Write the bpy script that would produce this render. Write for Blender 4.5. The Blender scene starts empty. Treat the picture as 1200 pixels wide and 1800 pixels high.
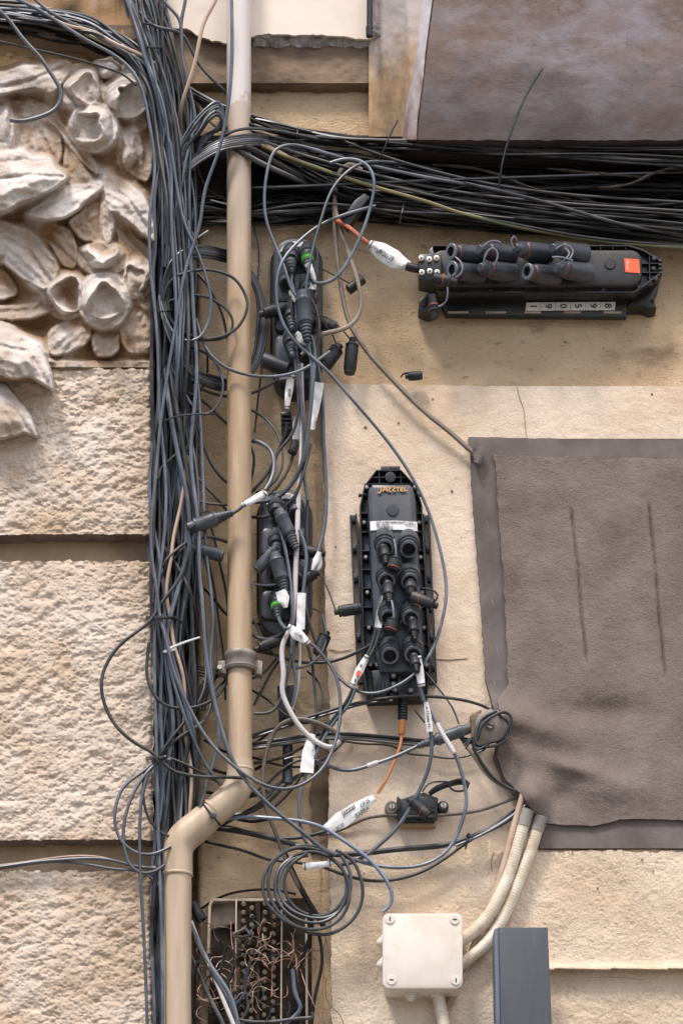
import bpy, math, random
import numpy as np
from mathutils import Vector
S = 0.00125            # metres per photo pixel on the wall plane
CX, CZ, CD, CH = 600.0, 4.2, 6.0, 1.6
random.seed(7); RNG = np.random.RandomState(11)
sc = bpy.context.scene
# ---------------- camera
cam = bpy.data.cameras.new('camera'); co = bpy.data.objects.new('camera', cam); sc.collection.objects.link(co)
co.location = (0, -CD, CH); co.rotation_euler = (math.radians(90), 0, 0)
cam.sensor_fit = 'VERTICAL'; cam.sensor_height = 36; cam.lens = 36*CD/2.25
cam.shift_y = (CZ-CH)/2.25; cam.clip_start = 0.1; cam.clip_end = 500
sc.camera = co
# ---------------- sky and sun (soft light of a narrow street)
SUN_EL, SUN_AZ = 58.0, -32.0     # azimuth measured from the camera's side of the wall, negative = from the left
w = bpy.data.worlds.new('World'); sc.world = w; w.use_nodes = True
nt = w.node_tree; bg = nt.nodes['Background']; sky = nt.nodes.new('ShaderNodeTexSky')
sky.sky_type = 'NISHITA'; sky.sun_disc = False
sky.sun_elevation = math.radians(SUN_EL); sky.sun_rotation = math.radians(180+(-SUN_AZ)*-1)
sky.air_density = 1.0; sky.dust_density = 3.0
nt.links.new(sky.outputs[0], bg.inputs[0]); bg.inputs[1].default_value = 0.095
sl = bpy.data.lights.new('sun', 'SUN'); so = bpy.data.objects.new('sun', sl); sc.collection.objects.link(so)
sl.energy = 1.5; sl.angle = math.radians(13); sl.color = (1.0, 0.95, 0.90)
az = math.radians(SUN_AZ); el = math.radians(SUN_EL)
dirv = Vector((math.sin(az)*math.cos(el), -math.cos(az)*math.cos(el), math.sin(el)))
so.rotation_euler = dirv.to_track_quat('Z', 'Y').to_euler(); so.location = (0, -3, 9)
sc.view_settings.view_transform = 'Standard'; sc.view_settings.look = 'None'
sc.view_settings.gamma = 1; sc.view_settings.exposure = 1.3

# ---------------- helpers
CAM = np.array([0.0, -CD, CH])
def P(px, py, d=0.0):
    """point standing d (px units) off the wall plane, on the sight line of photo pixel (px, py)"""
    px = np.asarray(px, float); py = np.asarray(py, float); d = np.asarray(d, float)
    k = (CD - d*S)/CD
    X = (px-CX)*S*k
    Z = CH + (CZ+(900-py)*S-CH)*k
    Y = -d*S + 0*X
    return np.stack(np.broadcast_arrays(X, Y, Z), -1)
ORG = {}
def link(o): sc.collection.objects.link(o)
def tag(o, label=None, cat=None, group=None, kind=None):
    if label: o['label'] = label
    if cat: o['category'] = cat
    if group: o['group'] = group
    if kind: o['kind'] = kind
    return o
def thing(name, label, cat, loc, group=None):
    o = bpy.data.objects.new(name, None); link(o); o.empty_display_size = .05
    o.location = Vector([float(c) for c in loc]); ORG[o.name] = np.array(loc, float)
    return tag(o, label, cat, group)
class MB:
    def __init__(s): s.v = []; s.f = []; s.n = 0
    def add(s, v, f):
        v = np.asarray(v, float).reshape(-1, 3); s.v.append(v)
        s.f += [tuple(int(i)+s.n for i in q) for q in f]; s.n += len(v); return s
    def build(s, name, mat, parent=None, label=None, cat=None, group=None, kind=None, smooth=True, sharp=38):
        v = np.concatenate(s.v)
        org = ORG[parent.name] if parent else np.array([v[:,0].mean(), v[:,1].max(), v[:,2].min()])
        me = bpy.data.meshes.new(name); me.from_pydata((v-org).tolist(), [], s.f)
        me.materials.append(mat)
        o = bpy.data.objects.new(name, me); link(o); ORG[o.name] = org
        if parent: o.parent = parent
        else: o.location = Vector(org.tolist())
        if smooth:
            me.polygons.foreach_set('use_smooth', [True]*len(me.polygons))
            if sharp < 180: me.set_sharp_from_angle(angle=math.radians(sharp))
        me.update()
        return tag(o, label, cat, group, kind)
def spline(pts, step=None, m=None):
    p = np.asarray(pts, float); n = len(p)
    if n == 2:
        k = 4; t = np.linspace(0, 1, k)[:, None]; return p[0]*(1-t)+p[1]*t, np.linspace(0, 1, k)
    h = np.linalg.norm(np.diff(p, axis=0), axis=1)**.75 + 1e-9
    A = np.zeros((n, n)); B = np.zeros_like(p)
    A[0, 0] = 2; A[0, 1] = 1; B[0] = 3*(p[1]-p[0])/h[0]
    A[-1, -1] = 2; A[-1, -2] = 1; B[-1] = 3*(p[-1]-p[-2])/h[-1]
    for i in range(1, n-1):
        A[i, i-1] = h[i]; A[i, i] = 2*(h[i-1]+h[i]); A[i, i+1] = h[i-1]
        B[i] = 3*(h[i-1]*(p[i+1]-p[i])/h[i] + h[i]*(p[i]-p[i-1])/h[i-1])
    Dv = np.linalg.solve(A, B); out = []; ts = []
    for i in range(n-1):
        L = np.linalg.norm(p[i+1]-p[i]); k = max(2, int(L/(step or 6*S)))
        t = np.linspace(0, 1, k, endpoint=False)[:, None]
        h00 = 2*t**3-3*t**2+1; h10 = t**3-2*t**2+t; h01 = -2*t**3+3*t**2; h11 = t**3-t**2
        out.append(h00*p[i]+h10*h[i]*Dv[i]+h01*p[i+1]+h11*h[i]*Dv[i+1]); ts.append((i+t[:, 0])/(n-1))
    out.append(p[-1:]); ts.append(np.array([1.0]))
    return np.concatenate(out), np.concatenate(ts)
def sweep(mb, path, rad, n=8, flat=None, closed=True):
    """tube along world path; rad in px (scalar or per point)"""
    path = np.asarray(path, float); m = len(path); rad = np.broadcast_to(np.asarray(rad, float)*S, (m,))
    T = np.gradient(path, axis=0); T /= np.linalg.norm(T, axis=1)[:, None]+1e-12
    u = np.cross(T[0], [0, 1, 0]);
    if np.linalg.norm(u) < .1: u = np.cross(T[0], [1, 0, 0])
    u /= np.linalg.norm(u); V = []
    a = np.arange(n)*2*math.pi/n; ca = np.cos(a)[:, None]; sa = np.sin(a)[:, None]
    for i in range(m):
        u = u - T[i]*np.dot(u, T[i]); u /= np.linalg.norm(u)+1e-12; b = np.cross(T[i], u)
        fu, fb = flat if flat else (1, 1)
        V.append(path[i] + rad[i]*(ca*u*fu+sa*b*fb))
    F = []
    for i in range(m-1):
        for j in range(n):
            k = (j+1) % n; F.append((i*n+j, i*n+k, (i+1)*n+k, (i+1)*n+j))
    if closed: F.append(tuple(range(n))[::-1]); F.append(tuple((m-1)*n+j for j in range(n)))
    return mb.add(np.concatenate(V), F)
def ctube(mb, pts, r, n=8, step=None):
    """pts = [(px,py,d)...] smooth cable through them"""
    w_ = np.array([P(*q) for q in pts]); path, t = spline(w_, step)
    if np.ndim(r): r = np.interp(t, np.linspace(0, 1, len(r)), r)
    return sweep(mb, path, r, n)
def lathe(mb, a, b, prof, n=16, caps=True):
    """revolve prof [(t 0..1 along a->b, radius px)] about the axis from a to b (px,py,d triples)"""
    A = P(*a); B = P(*b)
    if abs(a[0]-b[0])+abs(a[1]-b[1]) < .05: B = A+np.array([0, (a[2]-b[2])*S, 0])
    ax = B-A; L = np.linalg.norm(ax); ax /= L
    u = np.cross(ax, [0, 1, 0]);
    if np.linalg.norm(u) < .1: u = np.cross(ax, [1, 0, 0])
    u /= np.linalg.norm(u); w_ = np.cross(ax, u); V = []; F = []; m = len(prof)
    for t, r in prof:
        for j in range(n):
            q = 2*math.pi*j/n; V.append(A+ax*L*t+(u*math.cos(q)+w_*math.sin(q))*r*S)
    for i in range(m-1):
        for j in range(n):
            k = (j+1) % n; F.append((i*n+j, i*n+k, (i+1)*n+k, (i+1)*n+j))
    if caps: F.append(tuple(range(n))[::-1]); F.append(tuple((m-1)*n+j for j in range(n)))
    else: F += [((m-1)*n+j, (m-1)*n+(j+1) % n, (j+1) % n, j) for j in range(n)]
    return mb.add(V, F)
def prism(mb, poly, d, t, bev=0, dtop=None):
    """polygon traced at depth d facing the street, extruded t px straight back into the wall"""
    poly = np.asarray(poly, float); n = len(poly)
    dd = np.full(n, float(d)) if dtop is None else np.asarray(dtop, float)
    front = P(poly[:, 0], poly[:, 1], dd); rings = []
    c = front.mean(0)
    if bev:
        e = np.roll(front, -1, 0)-front; e /= np.linalg.norm(e, axis=1)[:, None]+1e-12
        nrm = np.stack([e[:, 2], 0*e[:, 0], -e[:, 0]], -1); nv = nrm+np.roll(nrm, 1, 0); nv /= np.linalg.norm(nv, axis=1)[:, None]+1e-12
        if np.dot(nv[0], front[0]-c) > 0: nv = -nv
        rings.append(front+nv*bev*S); r2 = front+nv*bev*S*.3; r2[:, 1] += bev*S*.3; rings.append(r2)
        r3 = front.copy(); r3[:, 1] += bev*S; rings.append(r3)
    else: rings.append(front)
    bk = front.copy(); bk[:, 1] += t*S; rings.append(bk); V = np.concatenate(rings); F = [tuple(range(n))]
    for i in range(len(rings)-1):
        for j in range(n):
            k = (j+1) % n; F.append((i*n+j, (i+1)*n+j, (i+1)*n+k, i*n+k))
    F.append(tuple((len(rings)-1)*n+j for j in range(n))[::-1])
    return mb.add(V, F)
def box(mb, x0, y0, x1, y1, d, t, bev=0): return prism(mb, [(x0, y0), (x1, y0), (x1, y1), (x0, y1)], d, t, bev)
def rrect(x0, y0, x1, y1, r, k=5):
    o = []
    for cx, cy, a0 in ((x1-r, y0+r, -90), (x1-r, y1-r, 0), (x0+r, y1-r, 90), (x0+r, y0+r, 180)):
        for i in range(k+1):
            a = math.radians(a0+90*i/k); o.append((cx+r*math.cos(a), cy+r*math.sin(a)))
    return o
def circ(cx, cy, r, n=14): return [(cx+r*math.cos(2*math.pi*i/n), cy+r*math.sin(2*math.pi*i/n)) for i in range(n)]
_T = {}
def vnoise(x, y, seed):
    if seed not in _T: _T[seed] = np.random.RandomState(seed).rand(256, 256)
    T = _T[seed]; x = np.asarray(x, float); y = np.asarray(y, float)
    xi = np.floor(x).astype(int); yi = np.floor(y).astype(int); fx = x-xi; fy = y-yi
    fx = fx*fx*(3-2*fx); fy = fy*fy*(3-2*fy); a = T[xi % 256, yi % 256]; b = T[(xi+1) % 256, yi % 256]
    c = T[xi % 256, (yi+1) % 256]; e = T[(xi+1) % 256, (yi+1) % 256]
    return (a*(1-fx)+b*fx)*(1-fy)+(c*(1-fx)+e*fx)*fy-.5
def fbm(x, y, s, seed, o=4, g=.5):
    r = 0; a = 1
    for i in range(o): r = r+a*vnoise(x/s+17*i, y/s+5*i, seed+i); a *= g; s = s/2.03
    return r
def lines(a, b, step, lo, hi, coarse=14):
    L = []; c = a
    while c < b:
        L.append(c); c += step if lo <= c < hi else coarse
    L.append(b); return np.array(L, float)
def patch(name, x0, x1, y0, y1, step, dfn, mat, thick=0, warp=None, parent=None, edge_mat=None, **kw):
    xs = lines(x0, x1, step, -8, 1208); ys = lines(y0, y1, step, -8, 1808)
    X, Y = np.meshgrid(xs, ys); D0 = None
    if warp: X, Y = warp(X, Y)
    D = dfn(X, Y); W = P(X, Y, D); ny, nx = X.shape; V = W.reshape(-1, 3); I = np.arange(ny*nx).reshape(ny, nx)
    q = np.stack([I[:-1, :-1], I[1:, :-1], I[1:, 1:], I[:-1, 1:]], -1).reshape(-1, 4); F = q.tolist()
    mb = MB(); mb.add(V, F)
    if thick:
        ring = np.concatenate([I[0, :], I[1:, -1], I[-1, -2::-1], I[-2:0:-1, 0]]); R = V[ring]; n = len(ring)
        R2 = R.copy(); R2[:, 1] += thick*S
        sk = [(i, (i+1) % n, (i+1) % n+n, i+n) for i in range(n)]
        if edge_mat: MB().add(np.concatenate([R, R2]), sk).build('broken_edge', edge_mat, parent)
        else: mb.add(np.concatenate([R, R2]), sk)
    return mb.build(name, mat, parent, sharp=kw.pop('sharp', 70), **kw)
def text(s, px, py, d, size, rot, mat, name, parent, stretch=1.0, shear=0):
    cu = bpy.data.curves.new('txt', 'FONT'); cu.body = s; cu.size = size*S; cu.align_x = 'CENTER'; cu.align_y = 'CENTER'
    cu.extrude = .35*S; cu.shear = shear; cu.resolution_u = 3
    to = bpy.data.objects.new('txt', cu); link(to); dg = bpy.context.evaluated_depsgraph_get()
    me = bpy.data.meshes.new_from_object(to.evaluated_get(dg)); bpy.data.objects.remove(to)
    n = len(me.vertices); v = np.zeros(n*3); me.vertices.foreach_get('co', v); v = v.reshape(-1, 3)
    a = math.radians(rot); x = v[:, 0]*stretch; y = v[:, 1]
    c = P(px, py, d); W = np.stack([c[0]+x*math.cos(a)-y*math.sin(a), c[1]-v[:, 2], c[2]+x*math.sin(a)+y*math.cos(a)], -1)
    F = [tuple(p.vertices) for p in me.polygons]; bpy.data.meshes.remove(me)
    return MB().add(W, F).build(name, mat, parent, smooth=False)

# ---------------- materials
def srgb(h):
    if isinstance(h, str):
        c = [int(h[i:i+2], 16)/255 for i in (0, 2, 4)]
        return tuple(((x+.055)/1.055)**2.4 if x > .04045 else x/12.92 for x in c)+(1,)
    return tuple(h)+(1,)
def material(name, cols, scale=8, rough=.8, bump=0, bscale=60, bdist=.002, spec=.5, fine=None, objvar=0, stretch=(1, 1, 1), detail=6, extra=None, metal=0, lac=2):
    """cols: list of linear colours or hex; noise-mixed in world metres"""
    m = bpy.data.materials.new(name); m.use_nodes = True; t = m.node_tree; N = t.nodes; L = t.links
    b = N['Principled BSDF']; b.inputs['Roughness'].default_value = rough; b.inputs['Specular IOR Level'].default_value = spec
    b.inputs['Metallic'].default_value = metal
    geo = N.new('ShaderNodeNewGeometry'); mp = N.new('ShaderNodeMapping'); mp.inputs['Scale'].default_value = stretch
    L.new(geo.outputs['Position'], mp.inputs[0])
    no = N.new('ShaderNodeTexNoise'); no.inputs['Scale'].default_value = scale; no.inputs['Detail'].default_value = detail; no.inputs['Roughness'].default_value = .6
    L.new(mp.outputs[0], no.inputs['Vector'])
    rp = N.new('ShaderNodeValToRGB'); e = rp.color_ramp.elements; n = len(cols)
    while len(e) < n: e.new(.5)
    for i, c in enumerate(cols): e[i].position = .34+.32*i/max(1, n-1); e[i].color = srgb(c)
    L.new(no.outputs['Fac'], rp.inputs[0]); col = rp.outputs[0]
    if fine:   # (colour, scale, threshold, amount)
        for (fc, fs, th, am) in fine:
            n2 = N.new('ShaderNodeTexNoise'); n2.inputs['Scale'].default_value = fs; n2.inputs['Detail'].default_value = 5; n2.inputs['Roughness'].default_value = .65
            L.new(mp.outputs[0], n2.inputs['Vector'])
            mr = N.new('ShaderNodeMapRange'); mr.inputs[1].default_value = th; mr.inputs[2].default_value = th+.14; mr.inputs[4].default_value = am
            L.new(n2.outputs['Fac'], mr.inputs[0]); mx = N.new('ShaderNodeMix'); mx.data_type = 'RGBA'
            L.new(mr.outputs[0], mx.inputs[0]); L.new(col, mx.inputs[6]); mx.inputs[7].default_value = srgb(fc); col = mx.outputs[2]
    if extra: col = extra(N, L, geo, col)
    if objvar:
        oi = N.new('ShaderNodeObjectInfo'); mr = N.new('ShaderNodeMapRange'); mr.inputs[3].default_value = 1-objvar; mr.inputs[4].default_value = 1+objvar
        L.new(oi.outputs['Random'], mr.inputs[0]); hs = N.new('ShaderNodeHueSaturation'); L.new(mr.outputs[0], hs.inputs['Value']); L.new(col, hs.inputs['Color']); col = hs.outputs[0]
    L.new(col, b.inputs['Base Color'])
    if bump:
        n3 = N.new('ShaderNodeTexNoise'); n3.inputs['Scale'].default_value = bscale; n3.inputs['Detail'].default_value = 8; n3.inputs['Roughness'].default_value = .65; n3.inputs['Lacunarity'].default_value = lac
        L.new(mp.outputs[0], n3.inputs['Vector']); bp = N.new('ShaderNodeBump'); bp.inputs['Strength'].default_value = bump; bp.inputs['Distance'].default_value = bdist
        L.new(n3.outputs['Fac'], bp.inputs['Height']); L.new(bp.outputs[0], b.inputs['Normal'])
    return m
def zmask(z_px, ramp_px, wob=12, inv=False):
    """colour change along the height of the thing itself, with a ragged edge"""
    def f(N, L, geo, colour, col2):
        sx = N.new('ShaderNodeSeparateXYZ'); L.new(geo.outputs['Position'], sx.inputs[0])
        nz = N.new('ShaderNodeTexNoise'); nz.inputs['Scale'].default_value = 45; nz.inputs['Detail'].default_value = 4; L.new(geo.outputs['Position'], nz.inputs['Vector'])
        ma = N.new('ShaderNodeMath'); ma.operation = 'MULTIPLY_ADD'; ma.inputs[1].default_value = wob*2*S; L.new(nz.outputs['Fac'], ma.inputs[0]); L.new(sx.outputs[2], ma.inputs[2])
        mr = N.new('ShaderNodeMapRange'); z = CZ+(900-z_px)*S; mr.inputs[1].default_value = z-ramp_px*S+wob*S; mr.inputs[2].default_value = z+ramp_px*S+wob*S
        L.new(ma.outputs[0], mr.inputs[0]); mx = N.new('ShaderNodeMix'); mx.data_type = 'RGBA'; L.new(mr.outputs[0], mx.inputs[0])
        L.new(colour, mx.inputs[6]); mx.inputs[7].default_value = srgb(col2); return mx.outputs[2]
    return f
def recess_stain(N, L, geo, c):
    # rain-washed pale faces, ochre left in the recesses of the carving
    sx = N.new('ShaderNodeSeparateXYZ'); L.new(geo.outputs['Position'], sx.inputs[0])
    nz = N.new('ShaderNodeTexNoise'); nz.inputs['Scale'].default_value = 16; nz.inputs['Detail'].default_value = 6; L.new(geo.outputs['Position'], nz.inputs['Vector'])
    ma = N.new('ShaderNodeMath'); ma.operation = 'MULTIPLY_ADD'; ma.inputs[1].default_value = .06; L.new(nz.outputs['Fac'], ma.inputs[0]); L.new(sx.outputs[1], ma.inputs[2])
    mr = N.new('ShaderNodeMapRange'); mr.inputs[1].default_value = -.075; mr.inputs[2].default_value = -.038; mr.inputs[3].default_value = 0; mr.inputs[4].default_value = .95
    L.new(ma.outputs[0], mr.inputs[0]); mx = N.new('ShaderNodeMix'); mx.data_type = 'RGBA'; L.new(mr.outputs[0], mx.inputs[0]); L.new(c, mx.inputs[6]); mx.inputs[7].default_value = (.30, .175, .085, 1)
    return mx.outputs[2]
def low_grime(N, L, geo, c):
    # soot stain creeping up from the lower edge of the slab, ragged by noise
    sx = N.new('ShaderNodeSeparateXYZ'); L.new(geo.outputs['Position'], sx.inputs[0])
    nz = N.new('ShaderNodeTexNoise'); nz.inputs['Scale'].default_value = 9; nz.inputs['Detail'].default_value = 6; L.new(geo.outputs['Position'], nz.inputs['Vector'])
    ma = N.new('ShaderNodeMath'); ma.operation = 'MULTIPLY_ADD'; ma.inputs[1].default_value = .22; L.new(nz.outputs['Fac'], ma.inputs[0]); L.new(sx.outputs[2], ma.inputs[2])
    mr = N.new('ShaderNodeMapRange'); z = CZ+(900-246)*S+.08; mr.inputs[1].default_value = z; mr.inputs[2].default_value = z+.13; mr.inputs[3].default_value = .7; mr.inputs[4].default_value = 0
    L.new(ma.outputs[0], mr.inputs[0]); mx = N.new('ShaderNodeMix'); mx.data_type = 'RGBA'; L.new(mr.outputs[0], mx.inputs[0]); L.new(c, mx.inputs[6]); mx.inputs[7].default_value = (.045, .033, .03, 1)
    return mx.outputs[2]
M = {}
M['plaster'] = material('ochre_plaster', [(.46, .315, .19), (.62, .45, .285), (.70, .54, .37)], 3.2, .9, .9, 170, .004, .2,
    fine=[((.16, .105, .06), 7, .58, .7), ((.17, .105, .055), 60, .585, .8), ((.15, .10, .06), 190, .575, .6)], stretch=(.7, 1, 1.5))
M['panel'] = material('cream_plaster', [(.60, .45, .325), (.68, .54, .41), (.73, .60, .475)], 3.0, .88, .8, 190, .003, .2,
    fine=[((.50, .345, .17), 4, .57, .5), ((.30, .21, .14), 50, .625, .8), ((.34, .25, .18), 200, .60, .5), ((.44, .40, .38), 7, .66, .45)])
M['stucco'] = material('rough_stucco', [(.60, .455, .32), (.68, .535, .395), (.73, .60, .465)], 4, .92, .95, 150, .0055, .15,
    fine=[((.46, .34, .23), 5, .60, .5), ((.27, .19, .13), 60, .615, .75), ((.36, .27, .2), 190, .58, .5)])
M['upper'] = material('cream_paint', [(.60, .48, .38), (.68, .57, .47), (.72, .62, .53)], 3, .85, .25, 50, .002, .2, fine=[((.35, .25, .17), 130, .70, .5)])
M['block'] = material('hammered_stone', [(.50, .375, .27), (.60, .475, .37), (.65, .55, .455)], 5, .93, .8, 130, .004, .1,
    fine=[((.44, .30, .18), 3.5, .54, .7), ((.26, .18, .13), 50, .58, .45)])
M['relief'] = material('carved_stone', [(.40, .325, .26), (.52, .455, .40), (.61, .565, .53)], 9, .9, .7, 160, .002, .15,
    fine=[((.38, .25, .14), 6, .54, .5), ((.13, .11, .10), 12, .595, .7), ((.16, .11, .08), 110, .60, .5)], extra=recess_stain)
M['soot'] = material('sooty_stone', [(.22, .15, .10), (.33, .23, .145), (.42, .30, .19)], 7, .95, .5, 90, .003, .1)
M['slab'] = material('stained_concrete', [(.085, .065, .06), (.16, .128, .128), (.205, .18, .19), (.135, .09, .075), (.22, .185, .195)], 3.6, .8, .5, 150, .002, .3,
    fine=[((.15, .085, .055), 3.2, .50, .75), ((.36, .33, .36), 9, .585, .6), ((.07, .052, .045), 5, .56, .6), ((.045, .035, .033), 9, .60, .5), ((.04, .03, .03), 170, .58, .6)], extra=low_grime, stretch=(.8, 1, 1.5))
M['white_edge'] = material('lime_white_edge', [(.20, .14, .12), (.42, .36, .36), (.62, .58, .60)], 9, .85, .4, 110, .002, .2, stretch=(1.5, 1, .5))
M['mortar'] = material('grey_mortar', [(.20, .17, .15), (.36, .33, .31), (.50, .48, .47)], 40, .95, .9, 130, .006, .1)
M['band'] = material('weathered_band', [(.115, .08, .055), (.20, .14, .095), (.29, .205, .135)], 5, .92, .5, 80, .003, .15,
    fine=[((.07, .055, .045), 8, .58, .7)], stretch=(.4, 1, 1.6))  # weathered brown; its dark tone also paints shade beside the panel and on the moulding
M['felt'] = material('dusty_felt', [(.165, .127, .108), (.20, .158, .136), (.235, .19, .168)], 9, .98, 1.0, 260, .004, .05, fine=[((.32, .27, .25), 280, .58, .5), ((.16, .125, .11), 6, .58, .4)])
M['hem'] = material('felt_hem', [(.115, .092, .083), (.145, .12, .11), (.175, .148, .138)], 12, .95, .5, 400, .001, .1)
def cab(name, cols, **k): return material(name, cols, k.pop('scale', 14), k.pop('rough', .38), .15, 260, .0006, k.pop('spec', .85), objvar=k.pop('objvar', .35), **k)
M['k'] = cab('black_cable', [(.006, .006, .007), (.012, .012, .014), (.035, .034, .035)])
M['kd'] = cab('grimy_black_cable', [(.003, .003, .003), (.007, .0065, .006), (.022, .019, .017)], rough=.62, spec=.28, objvar=.5)
M['g'] = cab('grey_weathered_cable', [(.028, .034, .045), (.050, .060, .078), (.10, .115, .135)], rough=.44, objvar=.45)
M['gd'] = cab('dusty_grey_cable', [(.012, .013, .015), (.03, .031, .034), (.075, .070, .066)], rough=.5, spec=.4, objvar=.5)
M['b'] = cab('blue_grey_cable', [(.07, .095, .13), (.11, .14, .19)], rough=.4)
M['t'] = cab('tan_cable', [(.15, .11, .08), (.24, .18, .13)], rough=.65, objvar=.1)
M['be'] = cab('beige_cable', [(.36, .23, .15), (.50, .36, .26)], rough=.6, objvar=.1)
M['w'] = cab('pale_grey_cable', [(.36, .32, .30), (.55, .51, .49)], rough=.55, objvar=.05)
M['o'] = cab('orange_cable', [(.48, .15, .03), (.62, .24, .06)], rough=.5, objvar=.05)
M['r'] = cab('rust_orange_cable', [(.30, .06, .02), (.48, .11, .04)], rough=.55, objvar=.05)
M['yg'] = cab('yellow_green_cable', [(.27, .16, .045), (.18, .14, .045), (.05, .10, .035)], rough=.5, objvar=.1, scale=5)
M['cu'] = cab('copper_wire', [(.20, .085, .05), (.42, .23, .165)], rough=.45, objvar=.35)
M['br'] = cab('brown_cable', [(.06, .04, .03), (.12, .085, .065)], rough=.6)
M['plastic'] = material('black_plastic', [(.004, .004, .005), (.008, .008, .009), (.02, .02, .021)], 20, .36, .1, 200, .0005, .5)
M['dome'] = material('grey_black_plastic', [(.024, .027, .033), (.036, .040, .048), (.065, .070, .078)], 14, .40, .1, 300, .0004, .5)
M['dusty'] = material('dusty_dark_plastic', [(.010, .010, .012), (.020, .021, .024), (.055, .053, .052)], 22, .48, .2, 200, .0008, .35)
M['conn'] = material('grey_connector', [(.03, .033, .04), (.055, .06, .07), (.10, .105, .115)], 30, .42, .15, 200, .0006, .45)
M['hole'] = material('socket_inside', [(.004, .004, .004), (.007, .007, .007)], 9, .8)
M['red'] = material('red_seal', [(.20, .035, .025), (.26, .05, .04)], 30, .5)
M['green'] = material('green_ring', [(.05, .28, .03), (.08, .38, .05)], 30, .45)
M['label'] = material('white_tag', [(.55, .53, .50), (.70, .68, .66), (.76, .75, .73)], 25, .6, .25, 120, .0012, .3, fine=[((.35, .30, .25), 40, .62, .5)])
M['ink'] = material('ink', [(.01, .01, .012), (.02, .02, .02)], 9, .7)
M['ink2'] = material('faded_ink', [(.18, .18, .19), (.22, .22, .23)], 9, .7)
M['sticker'] = material('orange_sticker', [(.80, .085, .015), (.86, .11, .02)], 20, .5)
M['gold'] = material('gold_paint', [(.62, .33, .11), (.75, .44, .2)], 40, .6)
M['pipe'] = material('beige_pvc', [(.36, .245, .145), (.45, .32, .20), (.50, .37, .25)], 3.5, .38, .12, 90, .0012, .4, stretch=(6, 6, .6),
    fine=[((.27, .18, .11), 4, .56, .6), ((.58, .47, .36), 6, .56, .5), ((.12, .08, .06), 70, .66, .6)], extra=lambda N, L, geo, c: zmask(226, 5, 46)(N, L, geo, zmask(400, 190, 20)(N, L, geo, c, (.46, .37, .30)), (.60, .54, .50)))
M['pipe_low'] = material('beige_pvc_lower', [(.37, .275, .185), (.47, .355, .245), (.52, .41, .29)], 4, .45, .12, 90, .0012, .4, stretch=(6, 6, .6), fine=[((.27, .19, .13), 7, .62, .5), ((.62, .5, .38), 60, .70, .6)])
M['metal'] = material('dull_clamp_metal', [(.17, .14, .12), (.25, .21, .18), (.33, .28, .24)], 30, .5, .3, 120, .001, .5, metal=.3)
M['screw'] = material('zinc_screw', [(.42, .36, .30), (.60, .54, .48)], 60, .4, metal=.6)
M['dirty_screw'] = material('dirty_terminal_screw', [(.09, .066, .048), (.17, .13, .095), (.26, .20, .15)], 60, .5, metal=.4)
M['jbox'] = material('ivory_box', [(.60, .51, .41), (.66, .585, .50), (.70, .635, .56)], 8, .5, .08, 60, .001, .35, fine=[((.50, .39, .28), 14, .58, .5), ((.30, .22, .15), 90, .66, .5)])
M['conduit'] = material('ivory_conduit', [(.48, .38, .26), (.62, .53, .41), (.70, .63, .53)], 20, .65, .2, 150, .001, .3, fine=[((.25, .17, .11), 22, .58, .6)])
M['tape'] = material('grey_tape', [(.20, .18, .16), (.30, .27, .24)], 30, .7)
M['post'] = material('anthracite_post', [(.036, .040, .050), (.046, .050, .061), (.062, .067, .079)], 7, .55, .2, 120, .0008, .4, stretch=(3, 3, .5), fine=[((.12, .115, .11), 30, .62, .35), ((.09, .09, .095), 9, .57, .4)])
M['post2'] = material('anthracite_edge', [(.075, .088, .115), (.10, .115, .145)], 8, .6)
M['tray'] = material('aged_box_plastic', [(.22, .165, .12), (.38, .30, .23), (.46, .38, .30)], 16, .6, .2, 120, .001, .3)
M['dark'] = material('dark_dust', [(.022, .017, .013), (.05, .037, .028), (.09, .066, .05)], 25, .9, .6, 120, .003, .1)
M['insul'] = material('grey_insulator', [(.24, .20, .17), (.34, .29, .25)], 30, .7, .3, 160, .001, .2)
M['tie_w'] = material('white_tie', [(.62, .62, .60), (.72, .72, .70)], 30, .5)
M['dust'] = material('dust_strand', [(.035, .028, .024), (.08, .065, .055)], 60, 1.0, 1.0, 300, .004, .0)
M['ground'] = material('street_paving', [(.16, .15, .14), (.22, .21, .19)], 2, .85, .4, 40, .003, .3)
M['facade'] = material('facade_plaster', [(.34, .24, .15), (.46, .34, .22)], 2, .9, .5, 50, .004, .2)
M['return'] = material('stained_return', [(.22, .14, .085), (.40, .27, .16), (.50, .36, .22)], 4, .9, .5, 90, .002, .15, stretch=(2.2, 1, .5),
    fine=[((.14, .095, .06), 5, .55, .7)], extra=lambda N, L, geo, c: zmask(120, 40, 60)(N, L, geo, c, (.42, .36, .335)))
M['dark_wall'] = material('dark_brown_plaster', [(.012, .009, .007), (.03, .022, .016), (.09, .06, .035)], 5, .95, .4, 80, .002, .1)
M['cover'] = material('brown_black_cover', [(.010, .009, .010), (.016, .015, .015), (.03, .028, .027)], 10, .45, .1, 300, .0004, .4)
M['under'] = material('grimy_shaded_underside', [(.12, .095, .08), (.20, .155, .13), (.27, .215, .18)], 14, .95, .5, 90, .003, .1)  # grime tone, darkened to put the block undersides' shade into the colour
M['rimgrey'] = material('rim_highlight_grey', [(.09, .10, .12), (.15, .16, .185), (.2, .21, .24)], 60, .45, .1, 200, .0005, .5)  # paler grey puts a highlight into the socket rims; cap straps share it
# ================= THE SETTING =================
g = MB(); g.add([(-60, -60, 0), (60, -60, 0), (60, .1, 0), (-60, .1, 0)], [(0, 1, 2, 3)])
g.build('street_paving', M['ground'], kind='structure', smooth=False)
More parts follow.
